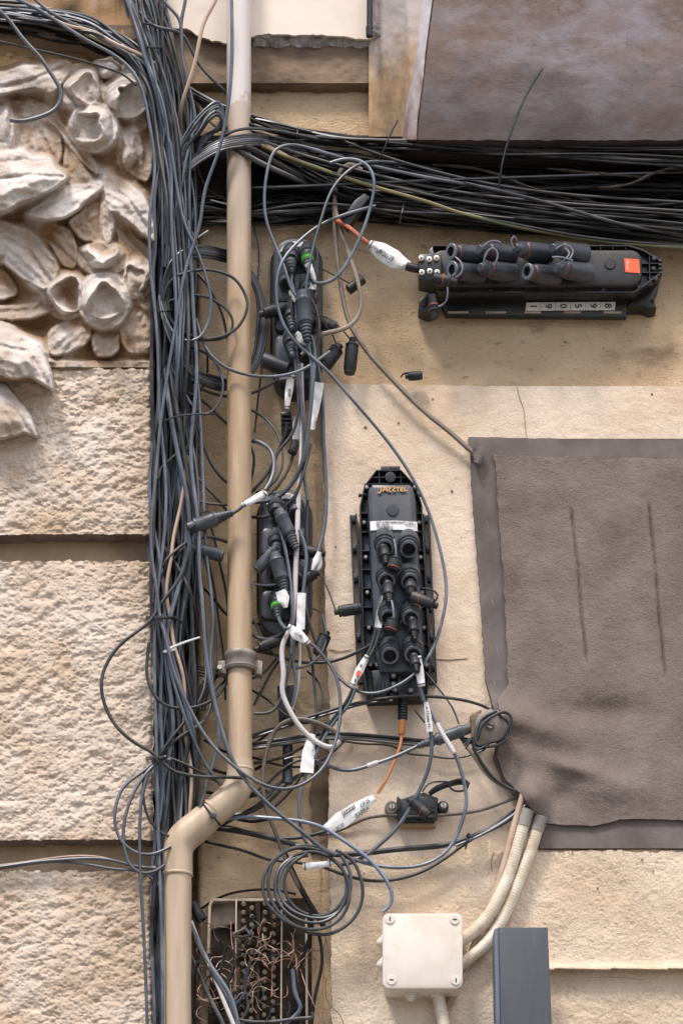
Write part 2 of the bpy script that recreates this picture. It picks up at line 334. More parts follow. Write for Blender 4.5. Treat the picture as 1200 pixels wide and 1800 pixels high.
# ---------- left: rusticated stone wall, three hammered blocks and the carved relief
LW = thing('rusticated_stone_wall', 'wall of rough hammered pinkish stone blocks with recessed joints left of the cables', 'wall', P(100, 1900, -20))
def hammered(seed, amp=5.0):
    def f(X, Y):
        a = fbm(X+.35*Y, Y*1.5, 19, seed, 5, .62); b = fbm(X*1.0, Y*1.5, 8, seed+9, 3, .5)
        e = 9*np.exp(-np.maximum(0, 268-X)/3.5)
        return 68 + amp*(.95*a-.7*np.abs(b)-.35*np.abs(a)) + 4*fbm(X, Y, 120, seed+20, 2) - e
    return f
def edge_warp(ytop, ybot, seed, xr=270):
    def w_(X, Y):
        X2 = X + np.where(X > xr-1, 3*fbm(Y, Y*0, 14, seed, 3), 0)
        Y2 = Y + np.where(Y <= ytop+.1, 5*fbm(X, X*0, 11, seed+3, 3), 0) + np.where(Y >= ybot-.1, 4*fbm(X, X*0, 12, seed+5, 3), 0)
        return X2, Y2
    return w_
for (y0, y1, sd) in ((648, 939, 31), (986, 1476, 47), (1532, 2300, 63)):
    patch('stone_block', -520, 270, y0, y1, 1.7, hammered(sd), M['block'], 60, edge_warp(y0, y1, sd), LW, edge_mat=M['under'])
patch('recessed_joint', -520, 268, 600, 2300, 9, lambda X, Y: 32+3*fbm(X, Y, 30, 5), M['soot'], 60, None, LW)
# ---------- relief : union of carved leaves and flowers, split per carved element
def pdist(X, Y, poly):
    poly = np.asarray(poly, float); n = len(poly); dmin = np.full(X.shape, 1e9); ins = np.zeros(X.shape, bool)
    for i in range(n):
        x1, y1 = poly[i]; x2, y2 = poly[(i+1) % n]; ex, ey = x2-x1, y2-y1
        t = np.clip(((X-x1)*ex+(Y-y1)*ey)/(ex*ex+ey*ey+1e-9), 0, 1)
        dmin = np.minimum(dmin, np.hypot(X-x1-t*ex, Y-y1-t*ey))
        c = ((y1 > Y) != (y2 > Y)) & (X < (x2-x1)*(Y-y1)/(y2-y1+1e-12)+x1); ins ^= c
    return np.where(ins, dmin, -dmin)
def smooth_poly(p, k=5):
    p = np.asarray(p, float); n = len(p); o = []
    for i in range(n):
        a, b, c, e = p[i-1], p[i], p[(i+1) % n], p[(i+2) % n]
        for j in range(k):
            t = j/k; o.append(.5*((2*b)+(-a+c)*t+(2*a-5*b+4*c-e)*t*t+(-a+3*b-3*c+e)*t**3))
    return np.array(o)
# (kind, height, polygon, options)  leaf: (ridge line points), flower: centre hollow
LEAF = [
 (80, [(-40, 128), (8, 122), (40, 109), (75, 110), (112, 106), (127, 122), (112, 150), (92, 168), (60, 158), (38, 162), (-40, 172)], [(-20, 158), (50, 142), (118, 116)], 9),
 (64, [(-40, 170), (30, 172), (70, 180), (104, 206), (150, 250), (176, 296), (168, 310), (120, 262), (92, 222), (50, 204), (-40, 200)], [(-20, 186), (90, 204), (165, 300)], 6),
 (58, [(58, 206), (84, 204), (104, 226), (114, 262), (106, 292), (82, 284), (44, 268), (40, 236)], [(66, 218), (98, 286)], 7),
 (62, [(108, 236), (150, 262), (180, 300), (180, 326), (140, 336), (110, 316), (112, 268)], [(125, 250), (172, 318)], 7),
 (110, [(-40, 284), (4, 272), (26, 270), (58, 279), (86, 278), (104, 294), (121, 312), (101, 334), (60, 352), (36, 360), (10, 374), (-40, 376)], [(-30, 318), (50, 308), (112, 311)], 9),
 (86, [(46, 372), (84, 340), (112, 322), (150, 320), (174, 320), (178, 332), (150, 362), (116, 384), (71, 388)], [(60, 370), (120, 346), (172, 326)], 8),
 (74, [(178, 318), (196, 310), (225, 316), (256, 342), (276, 392), (276, 430), (236, 404), (208, 380), (188, 372)], [(184, 320), (225, 350), (266, 410)], 8),
 (60, [(120, 384), (168, 352), (184, 360), (182, 424), (150, 428), (128, 408)], [(135, 400), (178, 380)], 5),
 (58, [(198, 366), (240, 410), (276, 440), (276, 470), (228, 450), (204, 424)], [(205, 385), (262, 452)], 5),
 (72, [(180, 352), (190, 340), (200, 356), (198, 424), (184, 430), (176, 410)], [(187, 346), (189, 425)], 3),
 (74, [(-40, 378), (16, 386), (62, 414), (88, 440), (108, 474), (84, 512), (50, 500), (20, 478), (-10, 452), (-40, 446)], [(-20, 398), (50, 440), (92, 498)], 8),
 (58, [(44, 384), (100, 388), (128, 404), (140, 440), (132, 474), (108, 468), (88, 436), (62, 412)], [(60, 392), (130, 460)], 6),
 (66, [(-40, 534), (30, 534), (70, 522), (100, 506), (112, 530), (84, 556), (30, 566), (-40, 562)], [(-20, 550), (60, 545), (100, 520)], 5),
 (64, [(82, 586), (110, 562), (150, 556), (166, 584), (150, 612), (110, 628), (84, 622)], [(94, 616), (150, 568)], 4),
 (60, [(160, 590), (196, 570), (214, 590), (206, 622), (170, 630)], [(170, 622), (205, 582)], 3),
 (62, [(210, 540), (246, 526), (276, 545), (276, 604), (236, 626), (212, 604)], [(222, 610), (262, 536)], 4),
 (54, [(-40, 448), (6, 468), (34, 504), (24, 526), (-40, 528)], [(-30, 500), (26, 500)], 4),
 (104, [(-40, 566), (10, 570), (38, 586), (74, 612), (91, 646), (95, 690), (70, 676), (50, 668), (20, 668), (-40, 640)], [(-20, 604), (50, 618), (88, 680)], 8),
 (90, [(-40, 664), (8, 670), (26, 686), (52, 722), (70, 768), (42, 764), (20, 772), (-40, 768)], [(-20, 694), (25, 720), (58, 766)], 7),
 (54, [(214, 200), (262, 195), (276, 240), (268, 316), (236, 316), (205, 270)], [(240, 205), (240, 312)], 5),
]
FLOW = [ # cx, cy, rx, ry, height, hollow(dx,dy,r,depth)
 (192, 118, 30, 24, 74, None), (146, 152, 37, 42, 92, (6, 4, 20, 14)), (252, 148, 24, 26, 76, None), (222, 162, 42, 40, 98, (10, 12, 23, 46)),
 (165, 218, 42, 44, 106, (-12, 6, 24, 40)), (228, 262, 22, 46, 70, None), (182, 449, 45, 30, 92, (0, -14, 20, 18)), (118, 512, 41, 45, 88, (2, 6, 24, 30)),
 (183, 523, 45, 50, 106, (2, 8, 26, 44)), (240, 482, 34, 38, 84, (-4, 8, 18, 20)), (262, 500, 26, 38, 78, (4, 12, 18, 24)), (8, 215, 16, 46, 88, None)]
xs = lines(-520, 272, 1.6, -6, 1208, 16); ys = lines(-300, 790, 1.6, 60, 1808, 16)
X, Y = np.meshgrid(xs, ys); base = 40+26*fbm(X, Y, 62, 3, 4, .42)+14*np.clip((Y-628)/8, 0, 1)
sw = np.zeros(X.shape)
for (h, poly, ridge, wd) in LEAF: sw = np.maximum(sw, (h-44)*.62*np.exp(-np.maximum(0, -pdist(X, Y, smooth_poly(poly)))/11))
for (cx, cy, rx, ry, h, hol) in FLOW: sw = np.maximum(sw, (h-44)*.55*np.exp(-np.maximum(0, np.hypot((X-cx)/rx, (Y-cy-6)/ry)-1)*rx/10))
base = base+sw*np.clip((640-Y)/20, 0, 1)
Hm = base.copy(); Id = np.zeros(X.shape, int)
jx = 3.2*fbm(X, Y, 22, 71, 4); jy = 3.2*fbm(X, Y, 22, 81, 4)
for i, (h, poly, ridge, wd) in enumerate(LEAF):
    D = pdist(X+jx, Y+jy, smooth_poly(poly)); s = np.clip(D/13, 0, 1); s = (s*(2-s))**.7
    R = np.full(X.shape, 1e9); rp = np.array(ridge, float)
    for a, b in zip(rp[:-1], rp[1:]):
        e = b-a; t = np.clip(((X-a[0])*e[0]+(Y-a[1])*e[1])/(e@e), 0, 1); R = np.minimum(R, np.hypot(X-a[0]-t*e[0], Y-a[1]-t*e[1]))
    cyy = np.mean([q[1] for q in poly]); hh = max(30, (max(q[1] for q in poly)-min(q[1] for q in poly))/2); tl = np.clip((Y-cyy)/hh, -1.2, 1.2)
    s = np.clip(D/5.5, 0, 1); s = (s*(2-s))**.6; rim = np.exp(-((D-5)/5)**2)
    h2 = 34+(h-34)*s*(.72+.28*np.clip(D/30, 0, 1)) + .20*(h-30)*tl*s - .55*wd*np.exp(-(R/3.5)**2) + .25*wd*np.clip(R/16, 0, 1) + 3*rim + 11*fbm(X, Y, 60, 100+i, 3) + 1.2*np.sin(R/3.1+5*vnoise(X/26, Y/26, 9))*np.clip(R/14, 0, 1)
    h2 = np.where(D > -.5, h2, -99); up = h2 > Hm; Hm = np.where(up, h2, Hm); Id = np.where(up, i+1, Id)
for i, (cx, cy, rx, ry, h, hol) in enumerate(FLOW):
    dx = (X+jx-cx)/rx; dy = (Y+jy-cy)/ry; a = np.arctan2(dy, dx); rr = np.hypot(dx, dy)*(1+.06*np.sin(3*a+i)+.05*np.sin(5*a+2*i))
    dome = np.sqrt(np.clip(1-rr**2.4, 0, 1)); h2 = 26+(h-26)*dome*(1+.16*dy)+5*np.sin(4*a+i)*rr*dome+6*fbm(X, Y, 26, 200+i, 3)
    if hol:
        q = np.hypot(X+jx-cx-hol[0], (Y+jy-cy-hol[1])*.9)/hol[2]; q *= 1+.12*np.sin(3*a+2*i)
        h2 = h2+5*np.exp(-((q-1.15)/.22)**2) - hol[3]*1.35*np.clip(1.08-q, 0, 1)**.5
    h2 = np.where(rr < 1.0, h2, -99); up = h2 > Hm; Hm = np.where(up, h2, Hm); Id = np.where(up, 100+i, Id)
Hm = Hm+2.2*fbm(X, Y, 8, 300, 4, .6)
# one light smoothing pass so the creases are worn
Hs = Hm.copy(); Hs[1:-1, 1:-1] = (Hm[1:-1, 1:-1]*4+Hm[:-2, 1:-1]+Hm[2:, 1:-1]+Hm[1:-1, :-2]+Hm[1:-1, 2:])/8
# lower rims drop back quickly (undersides), measured as real depth
Hs = 34+(Hs-34)*1.3
W = P(X, Y, Hs); ny, nx = X.shape; V = W.reshape(-1, 3); I = np.arange(ny*nx).reshape(ny, nx)
Q = np.stack([I[:-1, :-1], I[1:, :-1], I[1:, 1:], I[:-1, 1:]], -1).reshape(-1, 4); cid = Id[:-1, :-1].reshape(-1)
RL = thing('carved_relief', 'weathered carved stone relief of leaves and open flowers at upper left', 'relief', P(120, 645, 0))
cyc = Y[:-1, :-1].reshape(-1)
for k in np.unique(cid):
    q = Q[(cid == k) & ((cyc < 645) | (k in (18, 19)))]
    if not len(q): continue
    if len(q) < 60 and k: k = 0
    u, inv = np.unique(q, return_inverse=True); mb = MB(); mb.add(V[u], inv.reshape(-1, 4).tolist())
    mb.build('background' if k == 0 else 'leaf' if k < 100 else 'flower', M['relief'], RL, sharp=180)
ledge = MB(); rb = int(np.searchsorted(ys, 646)); rg = np.concatenate([I[:rb, -1], I[rb, ::-1]]); R = V[rg]; R2 = R.copy(); R2[:, 1] += 50*S; n = len(rg)
ledge.add(np.concatenate([R, R2]), [(i, i+1, i+1+n, i+n) for i in range(n-1)]); ledge.build('relief_edge', M['soot'], RL)
patch('moulding', -520, 262, 44, 92, 2.2, lambda X, Y: 58+4*fbm(X, Y, 30, 611, 4)-16*np.clip((Y-70)/20, 0, 1), M['band'], 40, lambda X, Y: (X, Y+(Y > 91)*6*fbm(X, X*0, 26, 613, 4)), LW)  # dark brown colour also carries painted shade behind the sheaf
# ---------- right: plastered wall
FW = thing('building_facade', 'ochre and cream plastered building wall behind the cables and splice boxes', 'wall', P(800, 1900, -60))
mb = MB(); w0 = P(600, 900, -75)
mb.add([(-9, .12, 0), (9, .12, 0), (9, .12, 9), (-9, .12, 9), (-9, .5, 0), (9, .5, 0), (9, .5, 9), (-9, .5, 9)], [(0, 1, 2, 3), (4, 7, 6, 5), (0, 4, 5, 1), (3, 2, 6, 7), (0, 3, 7, 4), (1, 5, 6, 2)])
mb.build('rear_wall', M['facade'], FW, smooth=False)
def plast(X, Y):
    d = -50+50/(1+np.exp(-(X-343)/3.0)); d = d + 2.4*fbm(X, Y, 60, 401, 3)+.9*fbm(X, Y*1.6, 9, 405, 3)
    return d - 3*np.exp(-((X-(556+.012*(Y-675)))/2.2)**2)*(Y > 700)
patch('recess_plaster', 262, 1750, 149, 2300, 2.6, plast, M['plaster'], 20, None, FW)
def bandf(X, Y):
    d = np.where(Y < 152, 24, 8)+2*fbm(X*.5, Y, 24, 411, 4)
    return np.where((Y > 146) & (Y < 158), 8+16*np.clip((158-Y)/12, 0, 1), d)
patch('weathered_band', 262, 712, 58, 154, 2.0, lambda X, Y: 24-10*np.clip((Y-146)/8, 0, 1)+3*fbm(X, Y, 22, 411, 4), M['band'], 20, lambda X, Y: (X, Y+(Y > 153)*4*fbm(X, X*0, 16, 413, 4)), FW)
patch('dark_plaster', 300, 1750, 238, 384, 3, lambda X, Y: 3.5+2*fbm(X, Y, 30, 415, 3), M['dark_wall'], 6, lambda X, Y: (X, Y+(Y > 383)*(12*fbm(X, X*0, 40, 417, 4)+np.interp(X, [300, 440, 700, 1200], [8, 8, 0, 36]))), FW)  # near-black brown strip of wall behind the horizontal run
def brk(X, Y):
    e = 62+9*np.exp(-((X-350)/26)**2)*0+12*np.clip((385-X)/50, 0, 1)*0
    lo = np.interp(X, [262, 328, 345, 375, 400, 440, 470, 560, 640, 720], [40, 50, 60, 72, 76, 64, 60, 62, 68, 72])
    return X, np.where(Y > 50, lo+3.4*fbm(X, X*0, 12, 421, 4), Y)
patch('upper_plaster', 262, 652, -600, 60, 3, lambda X, Y: 42+1.5*fbm(X, Y, 50, 431, 3), M['upper'], 5, brk, FW)
def mort(X, Y):
    return X, np.where(Y > 70, 83+5*fbm(X, X*0, 14, 441, 4), Y)
patch('broken_mortar', 445, 668, 40, 78, 1.6, lambda X, Y: 36-10*np.clip((Y-62)/20, 0, 1)+5*fbm(X, Y, 8, 443, 4), M['mortar'], 20, mort, FW)
# drain behind the slab corner
# corner return and stained slab
def retf(X, Y):
    c = 648+14*np.clip((Y)/240, 0, 1); return 30+48*np.clip((X-c-6)/60, 0, 1)**1.3+3*fbm(X, Y, 30, 451, 4)
patch('corner_return', 648, 728, -600, 240, 2.2, retf, M['return'], 30, lambda X, Y: (X+np.where(X > 726, 20*np.clip(1-Y/240, 0, 2.6), 0), Y+0), FW)
SL = thing('balcony_slab', 'purple grey stained concrete slab with a whitened left corner at upper right', 'slab', P(950, 245, 20))
def slabw(X, Y):
    xl = 708+30*np.clip(1-Y/235, 0, 3)**1.2; return xl+(X-708)*(1750-xl)/(1750-708), Y+np.where(Y > 244, 2*fbm(X, X*0, 20, 461), 0)
def slabd(X, Y):
    xl = 708+30*np.clip(1-Y/235, 0, 3)**1.2; u = X-xl
    return 92-34*np.exp(-u/9)+2.5*fbm(X, Y, 90, 463, 4)+.6*fbm(X, Y, 7, 465, 3)-3*np.exp(-((u-20)/3)**2)
patch('slab_face', 708, 1750, -600, 246, 3, slabd, M['slab'], 90, slabw, SL)
patch('whitened_corner', 0, 24, -600, 245, 2.2, lambda X, Y: 95.5-34*np.exp(-(X-(708+30*np.clip(1-Y/235, 0, 3)**1.2)+1)/9)+2.5*fbm(X, Y, 90, 463, 4)+.8*fbm(X, Y, 8, 467, 4), M['white_edge'], 4,
      lambda X, Y: (X*(1.0+.25*vnoise(Y/70, Y*0, 12)+.03*vnoise(Y/12, Y*0, 14))+707+30*np.clip(1-Y/235, 0, 3)**1.2, Y+0), SL)
# raised cream panel with rough lower stucco
def panx(Y): return np.interp(Y, [675, 1100, 1250, 1500, 1800, 2300], [567, 572, 579, 577, 582, 590])
def panw(X, Y):
    xl = panx(Y)+2.5*fbm(Y, Y*0, 14, 471, 4); X2 = xl+(X-567)*(1750-xl)/(1750-567)
    return X2, Y+np.where(Y < 677, (X-567)*.017+3*fbm(X, X*0, 16, 473, 4), 0)
patch('raised_panel', 567, 1750, 674, 1530, 2.4, lambda X, Y: 30+1.6*fbm(X, Y, 90, 475, 3)+.9*fbm(X, Y, 10, 477, 3), M['panel'], 34, panw, FW)
def lowd(X, Y):
    r = 37+3*fbm(X, Y, 60, 481, 3)+1.2*fbm(X, Y, 13, 483, 3)+1.3*np.minimum(0, fbm(X, Y, 6, 487, 3)+.12)*2
    led = 10*np.exp(-np.maximum(0, 1700-Y)/5.0)*(Y < 1704) - 13*(Y >= 1704)
    return r+led*np.clip((X-880)/30, 0, 1)
def loww(X, Y):
    xl = np.interp(Y, [1470, 2300], [579, 590])+3*fbm(Y, Y*0, 12, 491, 4); X2 = xl+(X-575)*(1750-xl)/(1750-575)
    top = np.interp(X2, [560, 600, 680, 800, 860, 870, 960, 1750], [1560, 1545, 1530, 1500, 1478, 1500, 1496, 1500])
    return X2, np.where(Y < 1505, top+5*fbm(X, X*0, 14, 493, 4), Y+np.where((Y > 1690) & (Y < 1716), .02*(X-970), 0))
patch('rough_stucco', 575, 1750, 1500, 2300, 2.0, lowd, M['stucco'], 34, loww, FW)
patch('edge_shade_strip', 546, 578, 1270, 1500, 2.5, lambda X, Y: 5+3*fbm(X, Y, 14, 621, 4), M['band'], 8, lambda X, Y: (X+5*fbm(Y, Y*0, 20, 623+0, 3)*(X < 560), Y+0), FW)  # dark strip painting the shade along the raised panel's left edge
for pts in ([(908, 680), (912, 700), (920, 722), (923, 745), (926, 768)], [(578, 1142), (600, 1144), (622, 1141)], [(764, 1158), (790, 1160), (822, 1158)], [(700, 1232), (712, 1236), (722, 1233)], [(868, 1498), (862, 1520), (868, 1545), (858, 1580)], [(986, 1716), (1010, 1719), (1060, 1718), (1130, 1722)], [(604, 1545), (640, 1536), (660, 1530)]):
    mb = MB(); dd = 30.6 if pts[0][1] < 1400 else 36
    ctube(mb, [(x+random.uniform(-1, 1), y+random.uniform(-1, 1), dd) for x, y in pts], [.5, 1.0, .6, .9, .4], 5, 3*S); mb.build('crack', M['soot'], FW)
for (x, y, r) in ((1145, 692, 2.2), (642, 750, 3), (1128, 1510, 2.6), (1147, 1530, 1.5), (700, 742, 1.6), (794, 862, 2.2), (760, 700, 1.5), (1050, 1560, 2), (590, 960, 1.6)):
    mb = MB(); lathe(mb, (x, y, 32.4 if y < 1500 else 40), (x, y, 28), [(0, r*.5), (.3, r), (1, r)], 7); mb.build('pock_mark', M['soot'], FW)
# ---------- felt cover
FT = thing('felt_cover', 'grey brown dusty felt cloth with stitched hem covering a window opening at right', 'cloth', P(1000, 1490, 30))
FY = [768, 900, 1050, 1200, 1240, 1262, 1330, 1375, 1398, 1445, 1492]; FX = [823, 832, 843, 853, 866, 880, 866, 884, 912, 944, 947]
def fbump(X, Y):
    G = lambda cx, cy, sx, sy, a, rot=0: a*np.exp(-(((X-cx)*math.cos(rot)+(Y-cy)*math.sin(rot))/sx)**2-((-(X-cx)*math.sin(rot)+(Y-cy)*math.cos(rot))/sy)**2)
    d = G(905, 1262, 90, 26, 22, .35)+G(920, 1330, 34, 60, 16)+G(935, 1400, 30, 34, 40)-G(985, 1400, 24, 22, 9)+G(1010, 1350, 60, 16, 12, .25)
    d = d+G(1075, 1385, 60, 24, 9)-G(1060, 1250, 70, 20, 7)
    for (xa, ya, xb, yb) in ((1003, 890, 1030, 1172), (1139, 880, 1168, 1200)):
        xx = xa+(Y-ya)*(xb-xa)/(yb-ya)+1.5*vnoise(Y/20, Y*0, 3); d = d-6*np.exp(-((X-xx)/2.4)**2)*np.clip((Y-ya)/20, 0, 1)*np.clip((yb-Y)/20, 0, 1)
    return d
def hemw(X, Y):
    xl = np.interp(Y, FY, FX)+2*fbm(Y, Y*0, 10, 503, 4); X2 = xl+(X-823)*(1750-xl)/(1750-823)
    return X2, Y+np.where(Y < 769, (X2-823)*.018, 0)+1.2*fbm(X, Y*0, 14, 505, 3)*(Y < 770)
patch('hem', 823, 1750, 768, 1491, 3, lambda X, Y: 38+fbump(X, Y)+2*fbm(X, Y, 60, 507, 3), M['hem'], 30, hemw, FT)
def feltw(X, Y):
    xl = np.interp(Y, [800, 900, 1050, 1200, 1232, 1262, 1330, 1372, 1400, 1436], [868, 876, 886, 893, 872, 885, 872, 890, 920, 948])+3*fbm(Y, Y*0, 16, 513, 4)
    X2 = xl+(X-868)*(1750-xl)/(1750-868); yt = 800+(X2-868)*.02
    yb = np.interp(X2, [900, 950, 985, 1040, 1090, 1750], [1440, 1444, 1450, 1452, 1440, 1444])
    return X2, yt+(Y-800)*(yb-yt)/640+2.5*fbm(X, Y, 20, 515, 3)*((Y < 803) | (Y > 1437))
patch('felt', 868, 1750, 800, 1440, 2.2, lambda X, Y: 44+fbump(X, Y)+2*fbm(X, Y, 60, 507, 3)+2.4*np.abs(fbm(X, Y, 110, 509, 3))+.7*fbm(X, Y, 7, 511, 3, .7), M['felt'], 4, feltw, FT)
for (x, y, a, l) in ((878, 794, -15, 9), (994, 803, -12, 11), (856, 922, 80, 12), (851, 845, -25, 8), (865, 1058, 78, 11), (873, 1142, 80, 9), (869, 1204, 76, 11), (1150, 1463, 2, 14), (958, 1452, -10, 7), (1036, 823, 60, 9), (961, 808, 5, 6)):
    mb = MB(); q = math.radians(a); ctube(mb, [(x-math.cos(q)*l/2, y-math.sin(q)*l/2, 47), (x, y, 48.5), (x+math.cos(q)*l/2, y+math.sin(q)*l/2, 47)], .5, 5); mb.build('lint_thread', M['insul'], FT)

# ================= DOWNPIPE =================
DP = thing('downpipe', 'beige plastic rainwater downpipe with an offset elbow running top to bottom', 'pipe', P(312, 1900, 70))
mb = MB(); ctube(mb, [(420, -500, 75), (420, 100, 75), (420.5, 700, 75), (422, 1362, 75)], 21, 32, step=20*S)
up = mb.build('upper_pipe', M['pipe'], DP)
mb = MB(); ctube(mb, [(422, 1340, 75), (421.5, 1368, 75), (414, 1392, 75), (396, 1411, 75), (372, 1432, 75), (350, 1450, 75)], [22.5, 23.5, 25, 25, 24.5, 24.5], 32, step=5*S)
mb.build('elbow', M['pipe_low'], DP)
mb = MB(); ctube(mb, [(362, 1440, 75), (340, 1458, 75), (322, 1474, 75), (313, 1492, 75), (312, 1512, 75), (312, 1540, 75)], [26.5, 27, 27, 26.5, 26.3, 26.3], 32, step=5*S)
mb.build('elbow', M['pipe_low'], DP)
mb = MB(); lathe(mb, (312, 1530, 75), (312, 2100, 75), [(0, 24.5), (1, 24.5)], 32); mb.build('lower_pipe', M['pipe_low'], DP)
mb = MB(); lathe(mb, (423, 1352, 75), (423, 1357, 75), [(0, 23), (.3, 23.8), (.7, 23.8), (1, 23)], 32); mb.build('coupling_ring', M['pipe_low'], DP)
mb = MB(); lathe(mb, (378, 1424, 75), (374, 1428, 75), [(0, 25.4), (.5, 26), (1, 25.4)], 32); mb.build('coupling_ring', M['pipe_low'], DP)
mb = MB(); lathe(mb, (312, 1536, 75), (312, 1541, 75), [(0, 26.4), (.5, 27.4), (1, 26.4)], 32); mb.build('coupling_ring', M['pipe_low'], DP)
mb = MB(); lathe(mb, (423, 1181, 75), (423, 1148, 75), [(0, 23), (.02, 27), (.16, 29), (.24, 26.5), (.6, 26.5), (.7, 29), (.86, 29), (.98, 27), (1, 23)], 40)
cl = mb.build('pipe_clamp', M['metal'], DP)
mb = MB(); prism(mb, [(382, 1162), (396, 1160), (398, 1184), (384, 1182)], 84, 22, 2); mb.build('clamp_lug', M['metal'], cl); mb = MB(); prism(mb, [(448, 1158), (462, 1162), (460, 1186), (448, 1184)], 78, 20, 2)
mb.build('clamp_lug', M['metal'], cl)
mb = MB(); lathe(mb, (386, 1172, 92), (386, 1172, 82), [(0, 4), (1, 4)], 10); mb.build('bolt', M['screw'], cl)
mb = MB(); pts = [(372+27*math.cos(a)*.64+0, 1432+27*math.cos(a)*.77, 75+27*math.sin(a)) for a in np.linspace(-.3, math.pi+.3, 16)]
ctube(mb, pts, 2, 6); prism(mb, [(371, 1426), (381, 1430), (378, 1439), (369, 1435)], 107, 6, 1)
mb.build('cable_tie', M['k'], DP)
# slim dark drain in the corner above the slab
mb = MB(); lathe(mb, (651, -200, 60), (649, 58, 60), [(0, 5), (1, 5)], 14); lathe(mb, (649, 46, 60), (649, 64, 60), [(0, 5), (.1, 6.5), (1, 6)], 14)
mb.build('drain_stub', M['plastic'], label='thin black drain stub ending in the corner left of the slab', cat='pipe')

# ================= POST =================
PT = thing('steel_post', 'anthracite grey square post with a paler left edge standing in front of the wall', 'post', (P(920, 1700, 150)[0], P(920, 1700, 150)[1], 0))
def vpost(mb, x0, x1, ya, yb, d, t, bev):
    prism(mb, [(x0[0], ya), (x1[0], ya), (x1[1], yb), (x0[1], yb)], d, t, bev)
mb = MB(); vpost(mb, (876, 890), (962, 990), 1630, 2300, 150, 75, 1.2); mb.build('shaft', M['post'], PT)
mb = MB(); prism(mb, [(868, 1633), (875.6, 1630.5), (889.6, 2300), (881, 2300)], 146, 68, .6); mb.build('edge_strip', M['post2'], PT)
mb = MB(); b0 = P(890, 2300, 150); mb.add([(b0[0], b0[1], 0), (b0[0]+.12, b0[1], 0), (b0[0]+.12, b0[1]+.09, 0), (b0[0], b0[1]+.09, 0), (b0[0], b0[1], b0[2]), (b0[0]+.12, b0[1], b0[2]), (b0[0]+.12, b0[1]+.09, b0[2]), (b0[0], b0[1]+.09, b0[2])],
   [(0, 1, 5, 4), (1, 2, 6, 5), (2, 3, 7, 6), (3, 0, 4, 7)]); mb.build('lower_shaft', M['post'], PT, smooth=False)

# ================= JUNCTION BOX =================
JB = thing('junction_box', 'square ivory electrical junction box with four corner screws on the lower wall', 'electrical box', P(743, 1740, 36))
mb = MB(); prism(mb, rrect(672, 1605, 813, 1738, 12), 98, 10, 3); mb.build('lid', M['jbox'], JB)
mb = MB(); prism(mb, rrect(676, 1610, 809, 1741, 10), 87.5, 52, 2); mb.build('housing', M['jbox'], JB)
for i, (x, y, r) in enumerate(((685, 1615, 0), (799, 1616, 90), (688, 1722, 90), (801, 1723, 0))):
    mb = MB(); lathe(mb, (x, y, 100), (x, y, 96), [(0, 8), (.3, 8.5), (1, 8.5)], 20); s = mb.build('screw', M['jbox'], JB)
    mb = MB(); (box(mb, x-1, y-3.6, x+1, y+3.6, 100.6, 1) if r == 0 else box(mb, x-3.6, y-1, x+3.6, y+1, 100.6, 1)); mb.build('slot', M['ink'], s)
gl = [(1, 0, 1657), (1, 0, 1696), (0, 722, 0), (0, 768, 0)]
for k, a, b in gl:
    mb = MB(); pr = [(0, 16), (.22, 16), (.24, 13), (.45, 13), (.47, 10), (.68, 10), (.7, 7), (.9, 7), (.92, 4), (1, 4)]
    if k: lathe(mb, (677, b, 62), (662, b+1, 62), pr, 20)
    else: lathe(mb, (a, 1742, 64), (a, 1760, 64), pr, 20)
    mb.build('cable_gland', M['jbox'], JB)
def conduit(pts, r, name, label, mat, group=None, taped=None):
    w_ = np.array([P(*q) for q in pts]); path, t = spline(w_, 1.2*S)
    seg = np.r_[0, np.cumsum(np.linalg.norm(np.diff(path, axis=0), axis=1))]/S
    rad = r*(1+.022*np.sin(seg*2*math.pi/5.0)); o = MB(); sweep(o, path, rad, 16)
    ob = o.build(name, mat, None, label, 'conduit', group, sharp=180)
    if taped:
        m = seg < taped; o = MB(); sweep(o, path[m], r*1.12, 16); o.build('tape_wrap', M['tape'], ob)
    return ob
conduit([(926, 1424, 62), (910, 1480, 60), (892, 1540, 60), (868, 1594, 62), (840, 1630, 62), (800, 1662, 60)], 11, 'corrugated_conduit', 'pale ribbed conduit curving into upper right side of the ivory junction box', M['conduit'], taped=30)
conduit([(950, 1436, 56), (930, 1500, 54), (906, 1562, 54), (884, 1612, 54), (850, 1662, 56), (798, 1704, 56)], 10.5, 'corrugated_conduit', 'yellowed ribbed conduit, the outer and lower one entering the ivory junction box', M['conduit'], taped=26)
conduit([(768, 1745, 62), (774, 1772, 62), (784, 1830, 62), (795, 1960, 60)], 11, 'corrugated_conduit', 'short ribbed conduit leaving the bottom of the ivory junction box', M['conduit'])
mb = MB(); ctube(mb, [(920, 1392, 70), (903, 1450, 66), (882, 1530, 62), (862, 1590, 54), (836, 1650, 46), (820, 1700, 42), (790, 1760, 42), (770, 1800, 42)], 5.5, 12)
mb.build('thin_conduit', M['be'], None, 'thin beige tube running left of the two ribbed conduits', 'conduit')
